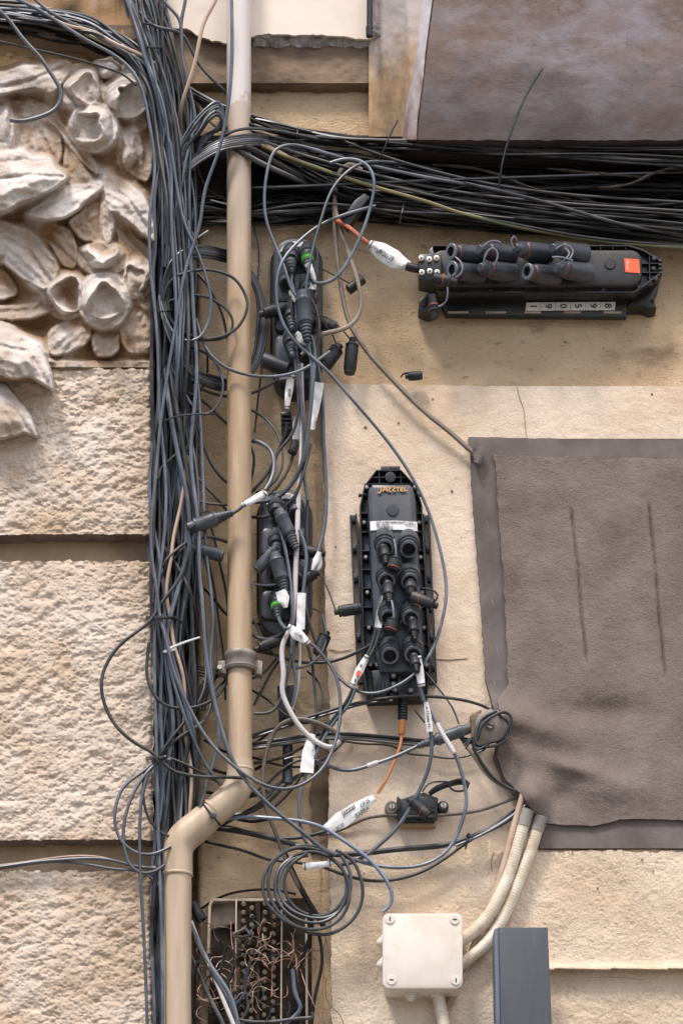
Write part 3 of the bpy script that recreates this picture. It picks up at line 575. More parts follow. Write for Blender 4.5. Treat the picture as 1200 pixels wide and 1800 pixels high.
# ================= CABLES =================
def cable(label, mat, r, d, pts, group=None, name='cable', n=8, cat='cable'):
    """d: depth or list of depths spread along the cable"""
    q = [tuple(float(c) for c in s.split(',')) for s in pts.split()]
    ds = [float(x) for x in d.split('>')] if isinstance(d, str) else [float(d)]
    t = np.linspace(0, 1, len(q)); dd = np.interp(t, np.linspace(0, 1, len(ds)), ds) if len(ds) > 1 else np.full(len(q), ds[0])
    mb = MB(); r = r*.9; ctube(mb, [(x, y, z) for (x, y), z in zip(q, dd)], r, n)
    return mb.build(name, M[mat], None, label, cat, group)
def bundle(n, guide, d0, d1, rr, mats, label, group, seed, wig=1.0, power=1.0, name='cable', dive=False, mass=None):
    """n separate cables wandering inside a guide of (x, y, half width)"""
    R = np.random.RandomState(seed); gd = np.array(guide, float); m = len(gd); tt = np.linspace(0, 1, m)
    dr = np.gradient(gd[:, :2], axis=0); nr = np.stack([-dr[:, 1], dr[:, 0]], -1); nr /= np.linalg.norm(nr, axis=1)[:, None]
    K = max(5, int(m*1.3)); ts = np.linspace(0, 1, K)
    for i in range(n):
        u0 = -1+2*(i+.5)/n; ph = R.rand(3)*6.28; fr = 1.5+R.rand(3)*2.5
        u = u0+wig*(.34*np.sin(fr[0]*ts*6.28+ph[0])+.22*np.sin(fr[1]*1.7*ts*6.28+ph[1])); u = np.clip(u, -1.15, 1.15)
        z = d0+(d1-d0)*np.clip(R.rand()**power+.16*np.sin(fr[2]*ts*6.28+ph[2]), 0, 1)
        x = np.interp(ts, tt, gd[:, 0]); y = np.interp(ts, tt, gd[:, 1]); hw = np.interp(ts, tt, gd[:, 2])
        nx_ = np.interp(ts, tt, nr[:, 0]); ny_ = np.interp(ts, tt, nr[:, 1])
        a, b = 0, K
        if dive: z = np.where(np.minimum(ts, 1-ts) < .13, -24+(z+24)*np.minimum(ts, 1-ts)/.13, z)
        r = rr[0]+(rr[1]-rr[0])*R.rand()**1.6
        mb = mass or MB(); ctube(mb, [(x[k]+u[k]*hw[k]*nx_[k], y[k]+u[k]*hw[k]*ny_[k], z[k]) for k in range(a, b)], r, 7, 9*S)
        if mass: continue
        mk = mats[R.randint(len(mats))]; th = ('thin ' if r < rr[0]+.22*(rr[1]-rr[0]) else 'thick ' if r > rr[0]+.6*(rr[1]-rr[0]) else '')
        mb.build(name, M[mk], None, th+{'k': 'black', 'kd': 'sooty black', 'gd': 'dusty grey', 'g': 'blue grey'}[mk]+' '+label, 'cable', group)
VG = [(225, -160, 34), (250, -40, 34), (262, 40, 30), (280, 100, 26), (300, 200, 27), (306, 300, 32), (308, 400, 33), (306, 500, 32), (304, 600, 32), (306, 700, 34), (306, 800, 35), (306, 900, 37), (303, 1000, 36), (300, 1100, 33), (303, 1200, 35), (305, 1300, 36), (303, 1400, 34), (295, 1500, 26), (288, 1600, 18), (284, 1700, 16), (282, 1860, 16), (282, 2100, 16)]
MASS = MB()
bundle(62, VG, -26, 34, (1.8, 3.7), ['k', 'kd', 'kd', 'gd'], 'cable lying deep in the vertical bundle between stone blocks and downpipe', 'cables deep in the vertical bundle', 1, .9, mass=MASS)
bundle(30, VG, 38, 84, (1.8, 3.5), ['g', 'gd', 'g', 'gd', 'k'], 'cable on the outer face of the vertical bundle beside the stone blocks', 'outer cables of the vertical bundle', 2, .95)
bundle(7, VG, 50, 94, (3.0, 4.4), ['g', 'gd'], 'heavy cable crossing the middle stretch of the vertical bundle', 'thick cables of the vertical bundle', 5, 1.3, dive=True)
TG = 'cables entering from the left above the carved relief'
TL = [(-60, 16, 16), (60, 24, 16), (140, 40, 15), (200, 66, 13), (240, 100, 12), (270, 160, 12), (290, 240, 12), (300, 340, 14), (303, 470, 14)]
bundle(18, TL, 66, 108, (2.2, 3.4), ['g', 'gd', 'g', 'k'], 'cable in the sheaf coming in from the left above the relief', TG, 3, .7)
bundle(18, [(-60, 24, 22), (60, 40, 22), (150, 62, 16), (210, 90, 12), (262, 116, 10), (285, 150, 8)], 46, 70, (2.2, 3.4), ['kd', 'k'], 'cable at the back of the sheaf above the carved relief', 'dark cables behind the sheaf above the relief', 4, .8, mass=MASS)
bundle(8, [(215, -60, 14), (240, 20, 14), (262, 80, 12), (285, 150, 12), (305, 260, 12), (318, 400, 12), (322, 600, 12), (318, 700, 12), (312, 800, 12)], 88, 116, (2.3, 3.3), ['g', 'g', 'gd'], 'cable dropping from the top edge in front of the bundle', 'cables dropping from the top edge', 6, .8, dive=True)
# ---- horizontal run under the slab
H = 'cables of the horizontal run under the slab'
LH = 'cable of the run under the slab'
bundle(14, [(330, 160, 8), (396, 196, 10), (440, 212, 10), (560, 243, 9), (700, 254, 7), (900, 262, 12), (1210, 270, 17), (1500, 280, 17)], 30, 86, (2.0, 3.2), ['kd', 'k', 'kd'], LH + ', in its top strand', H + ', top strand', 11, .8)
bundle(52, [(400, 262, 14), (560, 285, 22), (700, 310, 26), (850, 322, 28), (1000, 330, 34), (1210, 345, 40), (1500, 360, 40)], -10, 50, (1.8, 3.2), ['kd', 'kd', 'k'], LH + ', in its shadowed middle', H + ', middle', 12, .9, mass=MASS)
bundle(26, [(395, 330, 30), (440, 335, 34), (560, 345, 34), (700, 352, 34), (900, 366, 30), (1210, 392, 32), (1500, 400, 32)], 0, 34, (1.6, 2.8), ['kd'], '', '', 16, .9, mass=MASS)
MASS.build('deep_cables', M['kd'], None, 'mass of sooty black cables buried behind the visible strands of both cable runs', 'cables', None, 'stuff')
bundle(20, [(395, 250, 7), (450, 262, 12), (520, 298, 16), (600, 330, 18), (700, 350, 18), (850, 366, 18), (1000, 378, 20), (1210, 400, 22), (1500, 430, 22)], 30, 74, (1.9, 3.2), ['kd', 'k', 'kd', 'gd'], LH + ', in the sagging strand', H + ', sagging strand', 13, .8)
bundle(22, [(300, 372, 24), (360, 372, 24), (440, 372, 22), (600, 366, 20), (700, 376, 16), (900, 394, 13), (1050, 408, 10), (1210, 428, 9), (1500, 450, 9)], 6, 44, (1.8, 3.2), ['kd', 'k', 'gd', 'kd'], LH + ', in its lowest strand', H + ', lowest strand', 14, .8)
bundle(8, [(760, 252, 4), (900, 268, 8), (1210, 285, 10), (1500, 290, 10)], 60, 86, (2, 3), ['gd', 'kd'], 'cable lying against the lower edge of the slab', 'dusty cables at the slab edge', 15, .9)
for i, (p, r, m_) in enumerate([('330,262 366,252 410,247 450,247 500,262 600,292 720,322 850,344 1210,372', 3.0, 'k'), ('414,232 446,232 520,247 560,240 640,262 760,300 900,330 1210,356', 2.4, 'k'),
     ('414,256 446,256 500,280 590,306 700,330 800,352 950,372 1210,418', 2.6, 'gd'), ('414,330 446,330 560,326 640,322 740,318 900,312 1210,302', 2.6, 'k'),
     ('414,372 446,372 520,360 620,362 700,372 800,377 1000,412 1210,432', 2.2, 'gd'), ('700,296 860,332 980,362 1100,396 1210,412', 3.2, 'gd')]):
    cable(['black cable swinging off the pipe into the middle of the horizontal run', 'thin black cable with a kink right of the pipe in the horizontal run', 'dusty cable descending diagonally across the horizontal run',
           'straight thin black cable crossing the horizontal run behind the two big loops', 'pale dusty cable along the lowest strand of the run', 'dusty cable falling diagonally to the right edge below the slab'][i], m_, r, '44>78>78>78>74>60', p)
cable('yellow and green earth cable weaving through the horizontal run under the slab', 'yg', 3.4, '60>80>84>78>70>60', '330,160 352,190 380,222 450,252 490,270 530,285 600,310 680,335 760,358 800,372 850,385 900,397 970,410 1040,422 1210,436')
cable('brown sheathed cable beside the earth cable right of the pipe', 'be', 3.0, 76, '396,214 412,213 430,222 445,240 470,256 500,272 530,292', None)
cable('brown yellow cable slanting down to the bundle above the relief', 'be', 3.2, 108, '88,30 120,45 165,56 200,75 255,100 272,112')
cable('green striped cable slanting down to the bundle above the relief', 'yg', 2.6, 104, '150,60 180,74 210,88 240,100 262,112 275,130')
for i, y in enumerate((276, 292, 300)):
    mb = MB(); R = np.random.RandomState(50+i); pts = [[(760, 290, 60), (850, 300, 66), (920, 325, 70), (1000, 350, 60)], [(1050, 330, 70), (1110, 322, 74), (1160, 300, 74), (1215, 296, 70)], [(960, 296, 60), (1060, 306, 66), (1140, 312, 60)]][i]
    ctube(mb, pts, [1.5, 3, 2, 3.4, 1.6, 2.8, 1.4], 6, 3*S)
    mb.build('dust_strand', M['dust'], None, ['fluffy strand of dust hanging between cables in the middle of the horizontal run', 'thick strand of dust on the cables near the right edge below the slab', 'faint strand of dust along the cables below the slab'][i], 'dust')
# ---- big traced cables over the relief and the top left
g1 = 'traced loose cables'
cable('thick grey cable making a wide hook over the carved relief', 'g', 3.9, 128, '-30,-20 0,19 15,34 41,68 71,101 94,135 107,161 101,188 75,204 38,213 18,211')
cable('thin grey cable slanting down from the left edge across the carved leaf', 'gd', 2.2, 116, '-30,68 0,73 56,86 131,103 188,120 214,130 240,150')
cable('grey cable arching off the top sheaf and down the left edge of the bundle', 'g', 3.2, '112>118>112>104>98', '10,-12 34,0 64,15 112,45 161,75 202,98 232,124 251,161 262,210 270,262 272,307 266,356 263,412 265,470 270,520 276,580 279,660 284,760 292,860 287,960 276,1050 272,1180 276,1330 279,1480 284,1620 286,1900')
cable('grey cable running beside the arching one down the left edge of the bundle', 'g', 3.1, '104>108>96>92>80>10', '44,-20 90,22 150,52 214,88 262,120 287,170 290,230 280,300 272,356 274,430 270,480 276,560 281,640 279,720 290,800 300,900 292,1000 282,1100 284,1200 292,1300')
cable('beige cable crossing the grey ones from the top edge into the bundle', 'be', 3.6, '132>132>132>130>124>112>84>50>20>10>14>20>24>60>88>94>96>96>92>84>90>96>92>84>80>70', '388,-30 379,0 360,37 347,90 334,139 321,180 318,217 323,262 330,330 328,420 334,520 329,600 331,700 329,780 328,820 317,893 305,947 300,987 293,1040 300,1090 307,1137 319,1175 325,1225 325,1283 336,1350 330,1450')
cable('long grey cable from the pipe top down the bundle and across the lower pipe', 'g', 3.3, '150>150>140>126>118>114>112>116>128>134>120>104>90>84', '407,-30 407,0 408,56 405,150 394,225 379,281 360,337 351,395 330,462 311,560 301,620 289,695 280,770 272,860 266,925 268,985 275,1030 283,1090 290,1115 302,1167 331,1240 369,1304 412,1347 463,1379 507,1386 550,1367 576,1336 595,1280 598,1237 589,1185 572,1158 557,1140 546,1131')
cable('grey cable curving from the top edge beside the beige one', 'g', 3.2, '120>118>116>112>108>90>20', '268,-25 300,15 315,34 320,86 327,130 338,176 343,215 330,270 318,330 300,420 296,520 288,640 286,760 292,880')
cable('straight grey cable hanging from the top edge between the bundle and the pipe', 'g', 3.3, '118>112>106>90>10', '328,-30 326,0 319,38 319,75 326,128 336,176 336,240 333,330 335,420 337,537 336,640 326,760 318,860')
cable('grey cable passing diagonally behind the top of the pipe', 'g', 3.0, '110>96>46>40', '245,20 270,45 319,60 345,105 396,161 430,196 470,216 540,240')
for i, (a, b) in enumerate((((0, 0)), (4, 5), (9, 9), (14, 14), (3, 16), (10, 22))):
    pts = [(286+a*.4, 430), (290+a*.7, 372), (300+a, 310), (316+a, 258), (338+a*.8, 218+b), (362+a*.3, 192+b), (384, 180+b), (392-a*.2, 196+b*.8), (388, 215+b*.5), (372-a, 236), (352-a*.4, 262), (340, 300)]
    if i in (1, 3): pts = pts[:8]+[(400, 225+b), (430, 240+b*.6), (470, 262+b)]
    cable(['lowest', 'second', 'third', 'fourth', 'fifth', 'topmost'][i]+' grey cable of the hump beside the pipe top', 'g' if i % 2 == 0 else 'gd', 2.9, '96>104>122>118>60>50' if i in (1, 3) else '96>104>122>104>80', ' '.join('%f,%f' % p for p in pts), 'cables humped beside the pipe top')
for i in range(6):
    o = i*3.6; pts = [(560+i*14, 256+i*6), (500, 246+i*3.5), (450, 238+i*3.4), (422, 239+i*3.8), (394, 245+i*3.6), (366, 258+o), (340, 276+o), (322+i*.6, 298+o*.8), (312+i*1.8, 326+o*.4), (313+i*1.6, 356), (322+i, 392), (336+i*2, 430), (345-i*5, 480), (338-i*6, 560), (330-i*5, 680), (328-i*5, 780), (322-i*4, 880), (318-i*3, 980)]
    cable(['uppermost', 'second', 'third', 'fourth', 'fifth', 'innermost'][i]+' of the cables arching over the pipe front into the bundle', ['gd', 'k', 'g', 'k', 'gd', 'k'][i], 2.9, '4>54>88>106>114>110>104>100>98>96>94>92>90>86>80>66>40>0', ' '.join('%f,%f' % p for p in pts), 'cables arching over the pipe front')
cable('black cable hopping over the pipe just under the pale paint', 'k', 2.6, '80>108>104>84>10', '346,262 372,252 394,238 420,228 450,226 520,236 640,262 760,286')
cable('thick glossy black cable taped in a flat strip over the pipe', 'kd', 6.0, '92>104>88>60>4', '396,254 412,255 440,262 480,284 530,312 590,334 660,350')
cable('thick black cable under the glossy strip right of the pipe', 'k', 5.2, '92>100>80>40>0', '392,249 416,262 450,282 500,306 560,330 640,352 760,366')
cable('short thin cable from the hump to the left back of the pipe', 'kd', 2.0, '60', '346,280 352,310 368,335 398,352')
# ---- loops left of the pipe
cable('grey cable ring overlapping the pipe, the outermost at mid height', 'gd', 2.8, '96>112>116>112>100', '276,560 285,537 292,508 308,488 337,477 362,474 390,479 412,490 426,508 435,534 430,556 418,575 394,590 360,596 322,582 296,556 287,530')
cable('grey cable ring inside the outermost one beside the pipe', 'gd', 2.6, '90>106>110>104>96', '282,552 289,537 307,526 337,519 360,521 382,531 400,546 409,566 404,586 385,596 356,597 326,590 304,575 290,552')
cable('grey cable bending round in a long hook and back left beside the ring', 'g', 2.9, '120>118>112>100', '300,250 307,300 315,350 326,395 349,447 364,492 371,530 366,567 352,592 330,599 307,586 292,560 283,530')
for i in range(8):
    s = i*2.6; pts = [(284+i*2.2, 540), (287+i*2.2, 500), (298+i*2, 465+s*.6), (322+i, 441+s*.8), (352, 433+s), (385, 438+s), (415, 450+s), (440, 474+s), (458-i*1.4, 510), (468-i*2, 550), (468-i*2.4, 590), (458-i*2, 630), (436-i, 664-i), (405, 682-s*.7), (378, 684-s*1.2), (348-i, 668-s*1.0), (322, 640-s*.6), (300+i, 600), (286+i*2, 560), (280+i*2, 520)]
    cable(['outermost', 'second', 'third', 'fourth', 'fifth', 'sixth', 'seventh', 'innermost'][i]+' turn of the large coil passing behind the pipe', ['k', 'gd', 'k', 'g', 'k', 'gd', 'kd', 'k'][i], 2.7, '%d>%d>%d>44>38>38>38>44>%d>%d>%d' % (98-i, 108-i, 104-i, 104-i, 107-i, 98), ' '.join('%f,%f' % p for p in pts), 'turns of the coil behind the pipe')
cable('black cable falling inside the coil left of the pipe', 'k', 2.6, 40, '345,478 362,498 380,528 392,558 400,600')
cable('thin cable curving left of the pipe below the coil', 'kd', 2.2, 20, '350,590 362,610 365,640 362,668 350,690')
cable('grey cable drooping from the rings across the pipe to the upper recess box', 'g', 2.9, '100>108>106>96>80', '345,560 356,597 371,624 398,646 420,655 449,661 490,661 531,650 560,632 580,618')
cable('black cable drooping under the coil behind the pipe', 'k', 2.6, '60>38>34>50', '325,650 350,680 375,692 398,697 430,694 460,684 490,666 510,655')
cable('black cable from the bundle slanting down behind the pipe under the coil', 'k', 2.6, '60>30>30', '330,690 352,702 375,722 398,744 430,770 446,800 440,850 430,900')
cable('pale blue cable straight down the right of the bundle and over the lower pipe', 'g', 4.0, '112>108>110>116>130>134>118>90', '332,390 337,480 341,560 346,640 346,665 342,717 336,785 340,850 345,887 350,940 351,1000 356,1060 360,1123 372,1210 392,1289 412,1342 455,1397 498,1436 546,1475 567,1492 590,1503')
cable('blue grey cable running down beside the pale one to the lower elbow', 'g', 3.0, '104>104>100>90', '345,640 351,710 355,785 358,860 360,930 366,1000 374,1090 370,1160 380,1240 384,1300 366,1370 352,1420 340,1452')
cable('grey cable hanging behind the open connector left of the pipe', 'gd', 2.6, 70, '346,950 357,1047 362,1120 366,1177 376,1250')
cable('thin grey cable hanging from the dangling cap left of the pipe', 'gd', 2.4, 60, '352,960 367,1010 376,1080 380,1150 372,1220')
cable('thin dark cable nearest the pipe below the dangling cap', 'gd', 2.2, 48, '364,975 376,1030 386,1100 393,1157 396,1230')
cable('dark cable curving behind the pipe beside the dangling cap', 'k', 2.6, 34, '366,905 374,935 384,980 397,1040 402,1090')
cable('short dark cable slanting behind the pipe above the clamp', 'kd', 2.4, 30, '345,1020 364,1040 383,1062 398,1080 430,1092 470,1100')
cable('black cable swinging under the bundle top to the pipe at shoulder height', 'k', 2.5, '60>34', '345,740 357,780 370,813 397,847 420,862')
cable('black cable arching to the pipe just above the open connector', 'k', 2.5, '66>40', '318,860 340,877 367,885 398,887 440,884')
cable('short black cable slanting to the pipe above the connector', 'k', 2.4, 40, '340,820 350,842 366,860 387,883 400,900')
cable('grey cable bowing out of the bundle and back behind the pipe above the dangling cap', 'gd', 2.9, '92>98>70>40', '270,1060 277,1010 303,973 337,950 367,944 397,952 425,964')
cable('second grey cable bowing below the first toward the pipe', 'gd', 2.5, '90>92>70', '276,1040 288,1006 308,980 326,962 345,955')
cable('stub of grey cable sticking out of the bundle to the left below the coil', 'gd', 2.6, '90>104', '312,796 300,808 286,820 279,842')
cable('thick flat grey cable slanting across the front of the bundle', 'g', 4.6, '10>96>104>108>108>104>90>10', '284,520 290,640 296,700 306,760 318,820 330,880 334,940 332,1000 324,1080 312,1180')
cable('thick dusty grey cable beside the slanting one', 'gd', 4.4, '10>90>100>104>100>90>10', '292,500 298,620 306,690 318,760 330,830 342,890 350,960 346,1060 330,1160')
cable('wide grey loop hanging out left over the stone block', 'gd', 3.4, '104>112>112>104', '334,937 330,975 311,1024 281,1065 267,1088 220,1126 191,1161 179,1196 185,1240 208,1280 243,1309 272,1326 300,1352 330,1362 366,1366 398,1366 430,1368')
cable('grey cable crossing the lower bundle from the tie to the clamp', 'gd', 3.0, '92>96>80>60', '270,1345 300,1300 330,1262 354,1225 362,1190 360,1150')
cable('grey cable crossing the lower bundle up to the pipe from the tie', 'gd', 3.0, '90>92>60>40', '275,1338 310,1300 345,1278 368,1250 376,1215 398,1196 430,1180')
cable('dark cable leaving the low tie towards the pipe', 'k', 2.6, '98>92>60', '262,1334 285,1331 313,1338 354,1358 378,1372 400,1385')
cable('grey cable sagging in a shallow loop below the white tie', 'gd', 3.2, '100>104>96>60', '262,1130 259,1190 267,1213 287,1237 319,1245 354,1240 383,1222 398,1200 430,1170')
cable('grey cable slanting through the lower bundle left to right', 'g', 3.2, '96>104>96', '286,1080 292,1130 306,1200 326,1262 345,1310 366,1350 388,1380')
cable('thick grey cable slanting in front of the lower bundle below the white tie', 'g', 5.0, '20>96>104>104>96>20', '284,960 278,1070 290,1110 304,1160 318,1210 330,1250 340,1290 346,1360 342,1440')
for i in range(5):
    cable(['leftmost', 'second', 'third', 'fourth', 'rightmost'][i]+' black cable arching behind the clamp between bundle and pipe', 'k', 2.2, '50>56>30', '%d,1250 %d,1222 %d,1198 %d,1182 404,%d 440,%d' % (340+i*5, 344+i*5, 356+i*5, 374+i*4, 1180+i*7, 1182+i*6), 'cables arching behind the clamp')
for i in range(4):
    cable('thin wire of the small fan behind the clamp', 'kd', 1.4, 50, '300,%d 330,%d 352,%d 384,%d 400,%d' % (1170+i*3, 1168+i*3, 1172+i*5, 1178+i*4, 1178+i*3), 'thin wires behind the clamp')
# ---- lower left loops and left run
cable('grey cable loop hanging furthest left at the lower tie', 'g', 3.2, '100>112>112>100', '300,1336 272,1338 259,1350 221,1380 204,1417 203,1450 212,1475 228,1492 255,1502 280,1498 300,1488')
cable('second grey loop reaching lowest left of the elbow', 'g', 3.2, '100>110>112>100', '292,1330 275,1342 266,1350 240,1385 222,1430 217,1465 221,1500 232,1524 250,1534 270,1532 290,1520')
cable('grey cable dropping straight through the loops down the lower left block', 'g', 3.2, '104>110>108>104', '272,1336 262,1356 251,1395 247,1430 246,1500 249,1575 255,1687 259,1800 262,1950')
cable('dark grey cable curving from the tie toward the elbow', 'gd', 2.7, '100>98>90', '256,1350 252,1395 260,1434 275,1456 292,1468 312,1472')
M17 = ['-60,1528 0,1524 56,1516 112,1511 169,1509 205,1514 240,1523 290,1526', '-60,1532 0,1527 75,1516 150,1519 206,1528 244,1532 268,1545 288,1566', '-60,1526 20,1519 90,1509 170,1506 225,1520 262,1526 292,1514']
for i, p in enumerate(M17): cable(['grey cable entering from the left edge along the lower joint, uppermost at the bundle', 'grey cable entering from the left edge and dropping into the bundle under the loops', 'pale cable lying behind the two grey ones in the lower joint'][i], ['g', 'g', 'be'][i], [2.9, 2.8, 2.2][i], 86-i*4, p)
for i in range(4):
    cable('dark cable squeezing between the lower block edge and the pipe', 'gd', 2.8, 60+i*6, '%d,1500 %d,1600 %d,1700 %d,1820 %d,2000' % (276+i*5, 272+i*5, 274+i*4, 276+i*5, 278+i*4), 'cables between the lower block and pipe')
# ---- right of the pipe : upper recess box cables
cable('black cable of the first big loop, swinging down to the upper recess box', 'g', 3.0, '30>66>84>90>92>94>96>96>96>96>96>96>96>98>98>98>98', '960,346 830,326 720,306 620,283 552,263 511,255 485,264 470,300 465,340 467,380 476,412 486,436 501,474 512,507 522,524')
cable('grey cable of the second big loop, hooking over and back into the upper recess box', 'g', 3.3, '92>104>104>96', '580,287 600,281 624,281 645,291 657,319 654,350 640,399 614,455 600,477 584,492 566,498 553,496 546,482')
cable('shiny grey cable running from the horizontal run to the grey connector', 'g', 3.0, '30>70>96>102>104>104>104>104>102>100>100>98', '780,300 700,287 642,286 622,294 602,310 582,337 566,380 557,410 547,450 540,490 536,525')
cable('long grey cable crossing the cream panel and curving round the upright splice box', 'g', 3.1, '84>92>100>100>96>88>90>104>104>84>70', '660,362 617,374 572,391 545,408 520,430 497,459 487,490 488,537 505,582 535,616 569,646 606,687 655,744 696,796 730,850 755,905 774,970 784,1035 778,1085 758,1145 729,1184 700,1204 667,1217 636,1217 608,1202 588,1182 575,1160')
cable('thick tan cable crossing the panel to the top left corner of the felt', 't', 4.6, '70>62>50>50>48>44', '636,300 612,290 598,302 590,330 588,380 592,450 600,510 614,567 644,616 690,668 750,727 800,768 832,796 846,804')
cable('tan cable hooking right and back into the upper recess box', 't', 4.2, '56>70>74>80>78', '588,360 596,395 610,438 624,480 633,515 633,545 618,570 590,582 562,590 545,606 530,625')
V = 'cables falling from the upper to the lower recess box'
cable('grey cable falling right of the white sleeve and ending at the torn tape', 'g', 4.0, '70>60>56>64', '545,600 553,620 560,650 566,700 568,760 571,820 573,880 568,935 558,975')
cable('blue grey cable falling beside the long white sleeve, then sweeping left to the pipe', 'g', 4.0, '96>92>84>70>56', '546,590 552,610 550,669 545,725 538,780 532,810 520,838 505,860 480,877 450,882 420,880')
cable('dark cable crossing the others and curling left below the small black clip', 'gd', 3.2, '88>80>70>60', '510,520 514,560 517,620 524,687 522,735 510,768 490,793 478,818 462,842 445,862 425,880')
cable('pale grey cable running straight down through both recess boxes', 'w', 5.0, '70>72>84>88>90>86>90', '529,640 530,700 531,760 529,810 525,870 522,947 519,1020 516,1080 510,1105 498,1130 496,1160 498,1190 496,1211 507,1245 533,1284 563,1308 585,1313 598,1303')
cable('dirty brown end of the pale cable curling back left and down', 'br', 4.4, '90>88>70>50>30', '598,1303 592,1290 570,1276 546,1267 515,1265 489,1278 472,1310 462,1367 468,1419 485,1466 502,1510 520,1549 545,1590')
cable('thin grey cable falling inside the upper recess box', 'g', 3.2, '84>80>76', '513,478 512,510 516,560 519,600 524,640 528,690 533,760 534,830 541,880')
cable('grey cable looping out of the upper recess box beside the connector', 'gd', 3.0, '86>92>84', '545,522 556,545 561,580 556,615 548,660 545,720')
cable('blue grey cable from the first left port of the upper recess box', 'b', 2.6, '80>84>74', '511,475 514,500 519,530 521,560 520,620 519,660')
cable('black cable falling to the small clip under the upper recess box', 'k', 3.0, '80>60>50', '505,742 500,765 490,790 480,818 474,840 470,862')
cable('dark cable from the small plug down to the lower recess box', 'br', 3.2, 40, '515,800 508,822 494,846 478,866 460,880')
cable('black cable entering the lower recess box from the left in a shallow arc', 'k', 3.0, '40>70>84>80', '425,908 445,909 470,908 497,893 518,872 530,842 540,808 546,780')
cable('grey cable with a pale mark between the two grey plugs of the lower recess box', 'g', 3.4, '86>92>96>90', '490,925 498,950 505,985 510,1020 513,1060 514,1110 512,1150')
cable('grey cable curving right of the pale cable into the long white tag', 'g', 3.4, '84>88>86', '526,932 536,960 538,990 535,1020 532,1046')
cable('dark cable behind the lower recess box sockets', 'gd', 3.0, 60, '541,880 538,930 540,990 536,1050 545,1100 555,1130')
for i, p in enumerate(['512,1150 508,1175 502,1200 495,1225 478,1250 446,1254', '518,1120 515,1165 520,1195 513,1240', '527,1130 526,1180 521,1215 513,1248', '538,1125 548,1165 552,1200 556,1250 552,1290 536,1330', '440,1194 462,1184 480,1165 492,1150', '446,1240 462,1210 478,1180 492,1160']):
    cable(['grey cable hooking left to the pipe below the lower recess box', 'grey cable with a pale ring hanging below the lower recess box', 'pale grey cable beside the ringed one below the lower recess box', 'dark cable falling along the panel edge below the lower recess box', 'dark cable rising from the pipe below the clamp', 'dark cable crossing behind, right of the clamp'][i], ['gd', 'g', 'w', 'gd', 'k', 'k'][i], [3, 3, 3, 3, 2.6, 2.6][i], 76-i*6, p)
cable('dark cable running from the pipe under the lower recess box to the vertical splice box', 'gd', 3.0, '50>60>84>100>118', '430,1142 470,1148 510,1160 560,1165 600,1158 640,1140 665,1125 690,1105 712,1088 726,1076')
cable('grey cable curving from the pipe into the white tag under the lower recess box', 'gd', 3.2, '60>84', '430,1110 447,1118 466,1124 485,1120 503,1108')
# ---- middle and lower right
cable('long dark cable bowing over from the pipe to the round insulator', 'gd', 3.0, '60>62>84>86>76', '420,1305 446,1292 489,1277 550,1258 615,1239 680,1227 745,1224 810,1230 853,1243 884,1262')
cable('second dark cable just under the bowing one', 'k', 2.6, '50>52>76', '420,1300 446,1296 500,1278 550,1263 600,1248 640,1237 690,1232')
MB4 = 'flat dark cables crossing the panel foot'
for i in range(4):
    cable(['top', 'second', 'third', 'bottom'][i]+' cable of the tight strip crossing left of the grey connector', ['k', 'kd', 'gd', 'k'][i], 2.6, 48+i*5, '400,%d 446,%d 507,%d 572,%d 640,%d 700,%d 745,%d' % tuple(v+i*3.6 for v in (1312, 1306, 1297, 1289, 1291, 1297, 1301)), MB4)
cable('thin black cable looping loosely under the flat strip toward the insulator', 'k', 2.0, 44, '600,1302 645,1308 690,1312 715,1324 750,1328 790,1333 830,1326 850,1318')
cable('thick dark cable sagging from the pipe behind the orange tag', 'gd', 2.8, '50>60', '425,1345 455,1340 490,1333 520,1320 555,1300 572,1290')
cable('grey cable from the grey connector running left to the panel edge', 'g', 3.6, '92>84>70>64', '735,1311 712,1322 689,1332 645,1347 615,1354 585,1349 559,1341 545,1344')
cable('white banded cable from the lower right port looping down to the felt foot', 'g', 3.6, '112>104>96>90>84>76>66', '735,1200 741,1224 752,1245 765,1268 784,1302 800,1328 813,1367 819,1410 810,1449 788,1492 749,1518 702,1525 650,1519 600,1503 560,1491 520,1486')
cable('dark cable from the lower right port looping down left to the coil', 'g', 3.6, '112>104>100>90>80>70', '733,1195 741,1220 752,1262 758,1300 757,1330 749,1362 728,1406 702,1449 663,1488 624,1514 600,1520')
cable('brown cable rising from the coil to the conduits, nearest the stucco', 'gd', 3.2, '62>60>62', '560,1520 605,1538 650,1548 688,1547 732,1536 780,1510 823,1479 875,1445 918,1410')
cable('thick dark cable sweeping from the elbow past the bracket to the felt foot', 'gd', 5.4, '10>40>60>60>64', '335,1450 372,1454 400,1458 430,1463 476,1473 515,1484 560,1498 602,1502 654,1498 723,1491 788,1484 836,1468 880,1448 922,1418')
cable('thin grey cable running with the thick one up to the felt foot', 'g', 2.8, 68, '800,1487 840,1470 880,1448 905,1430 925,1414')
cable('brown cable running through the dark bracket to the felt foot', 'br', 3.2, '30>44>50>52', '560,1468 600,1458 640,1440 676,1434 740,1434 790,1432 840,1425 880,1412 916,1398')
cable('two-core cable falling from the insulator to the felt foot', 't', 3.2, 60, '822,1316 838,1338 856,1362 880,1380 905,1392')
cable('brown core beside the two-core cable', 'gd', 3.0, 64, '830,1314 846,1340 864,1364 888,1382 912,1392')
cable('thin black drop cable slanting to the insulator from the vertical splice box', 'k', 1.8, 74, '744,1178 758,1195 778,1220 795,1245 806,1272')
cable('short black cut cable end on the panel left of the banded cables', 'k', 2.0, 60, '728,1247 736,1257 746,1270')
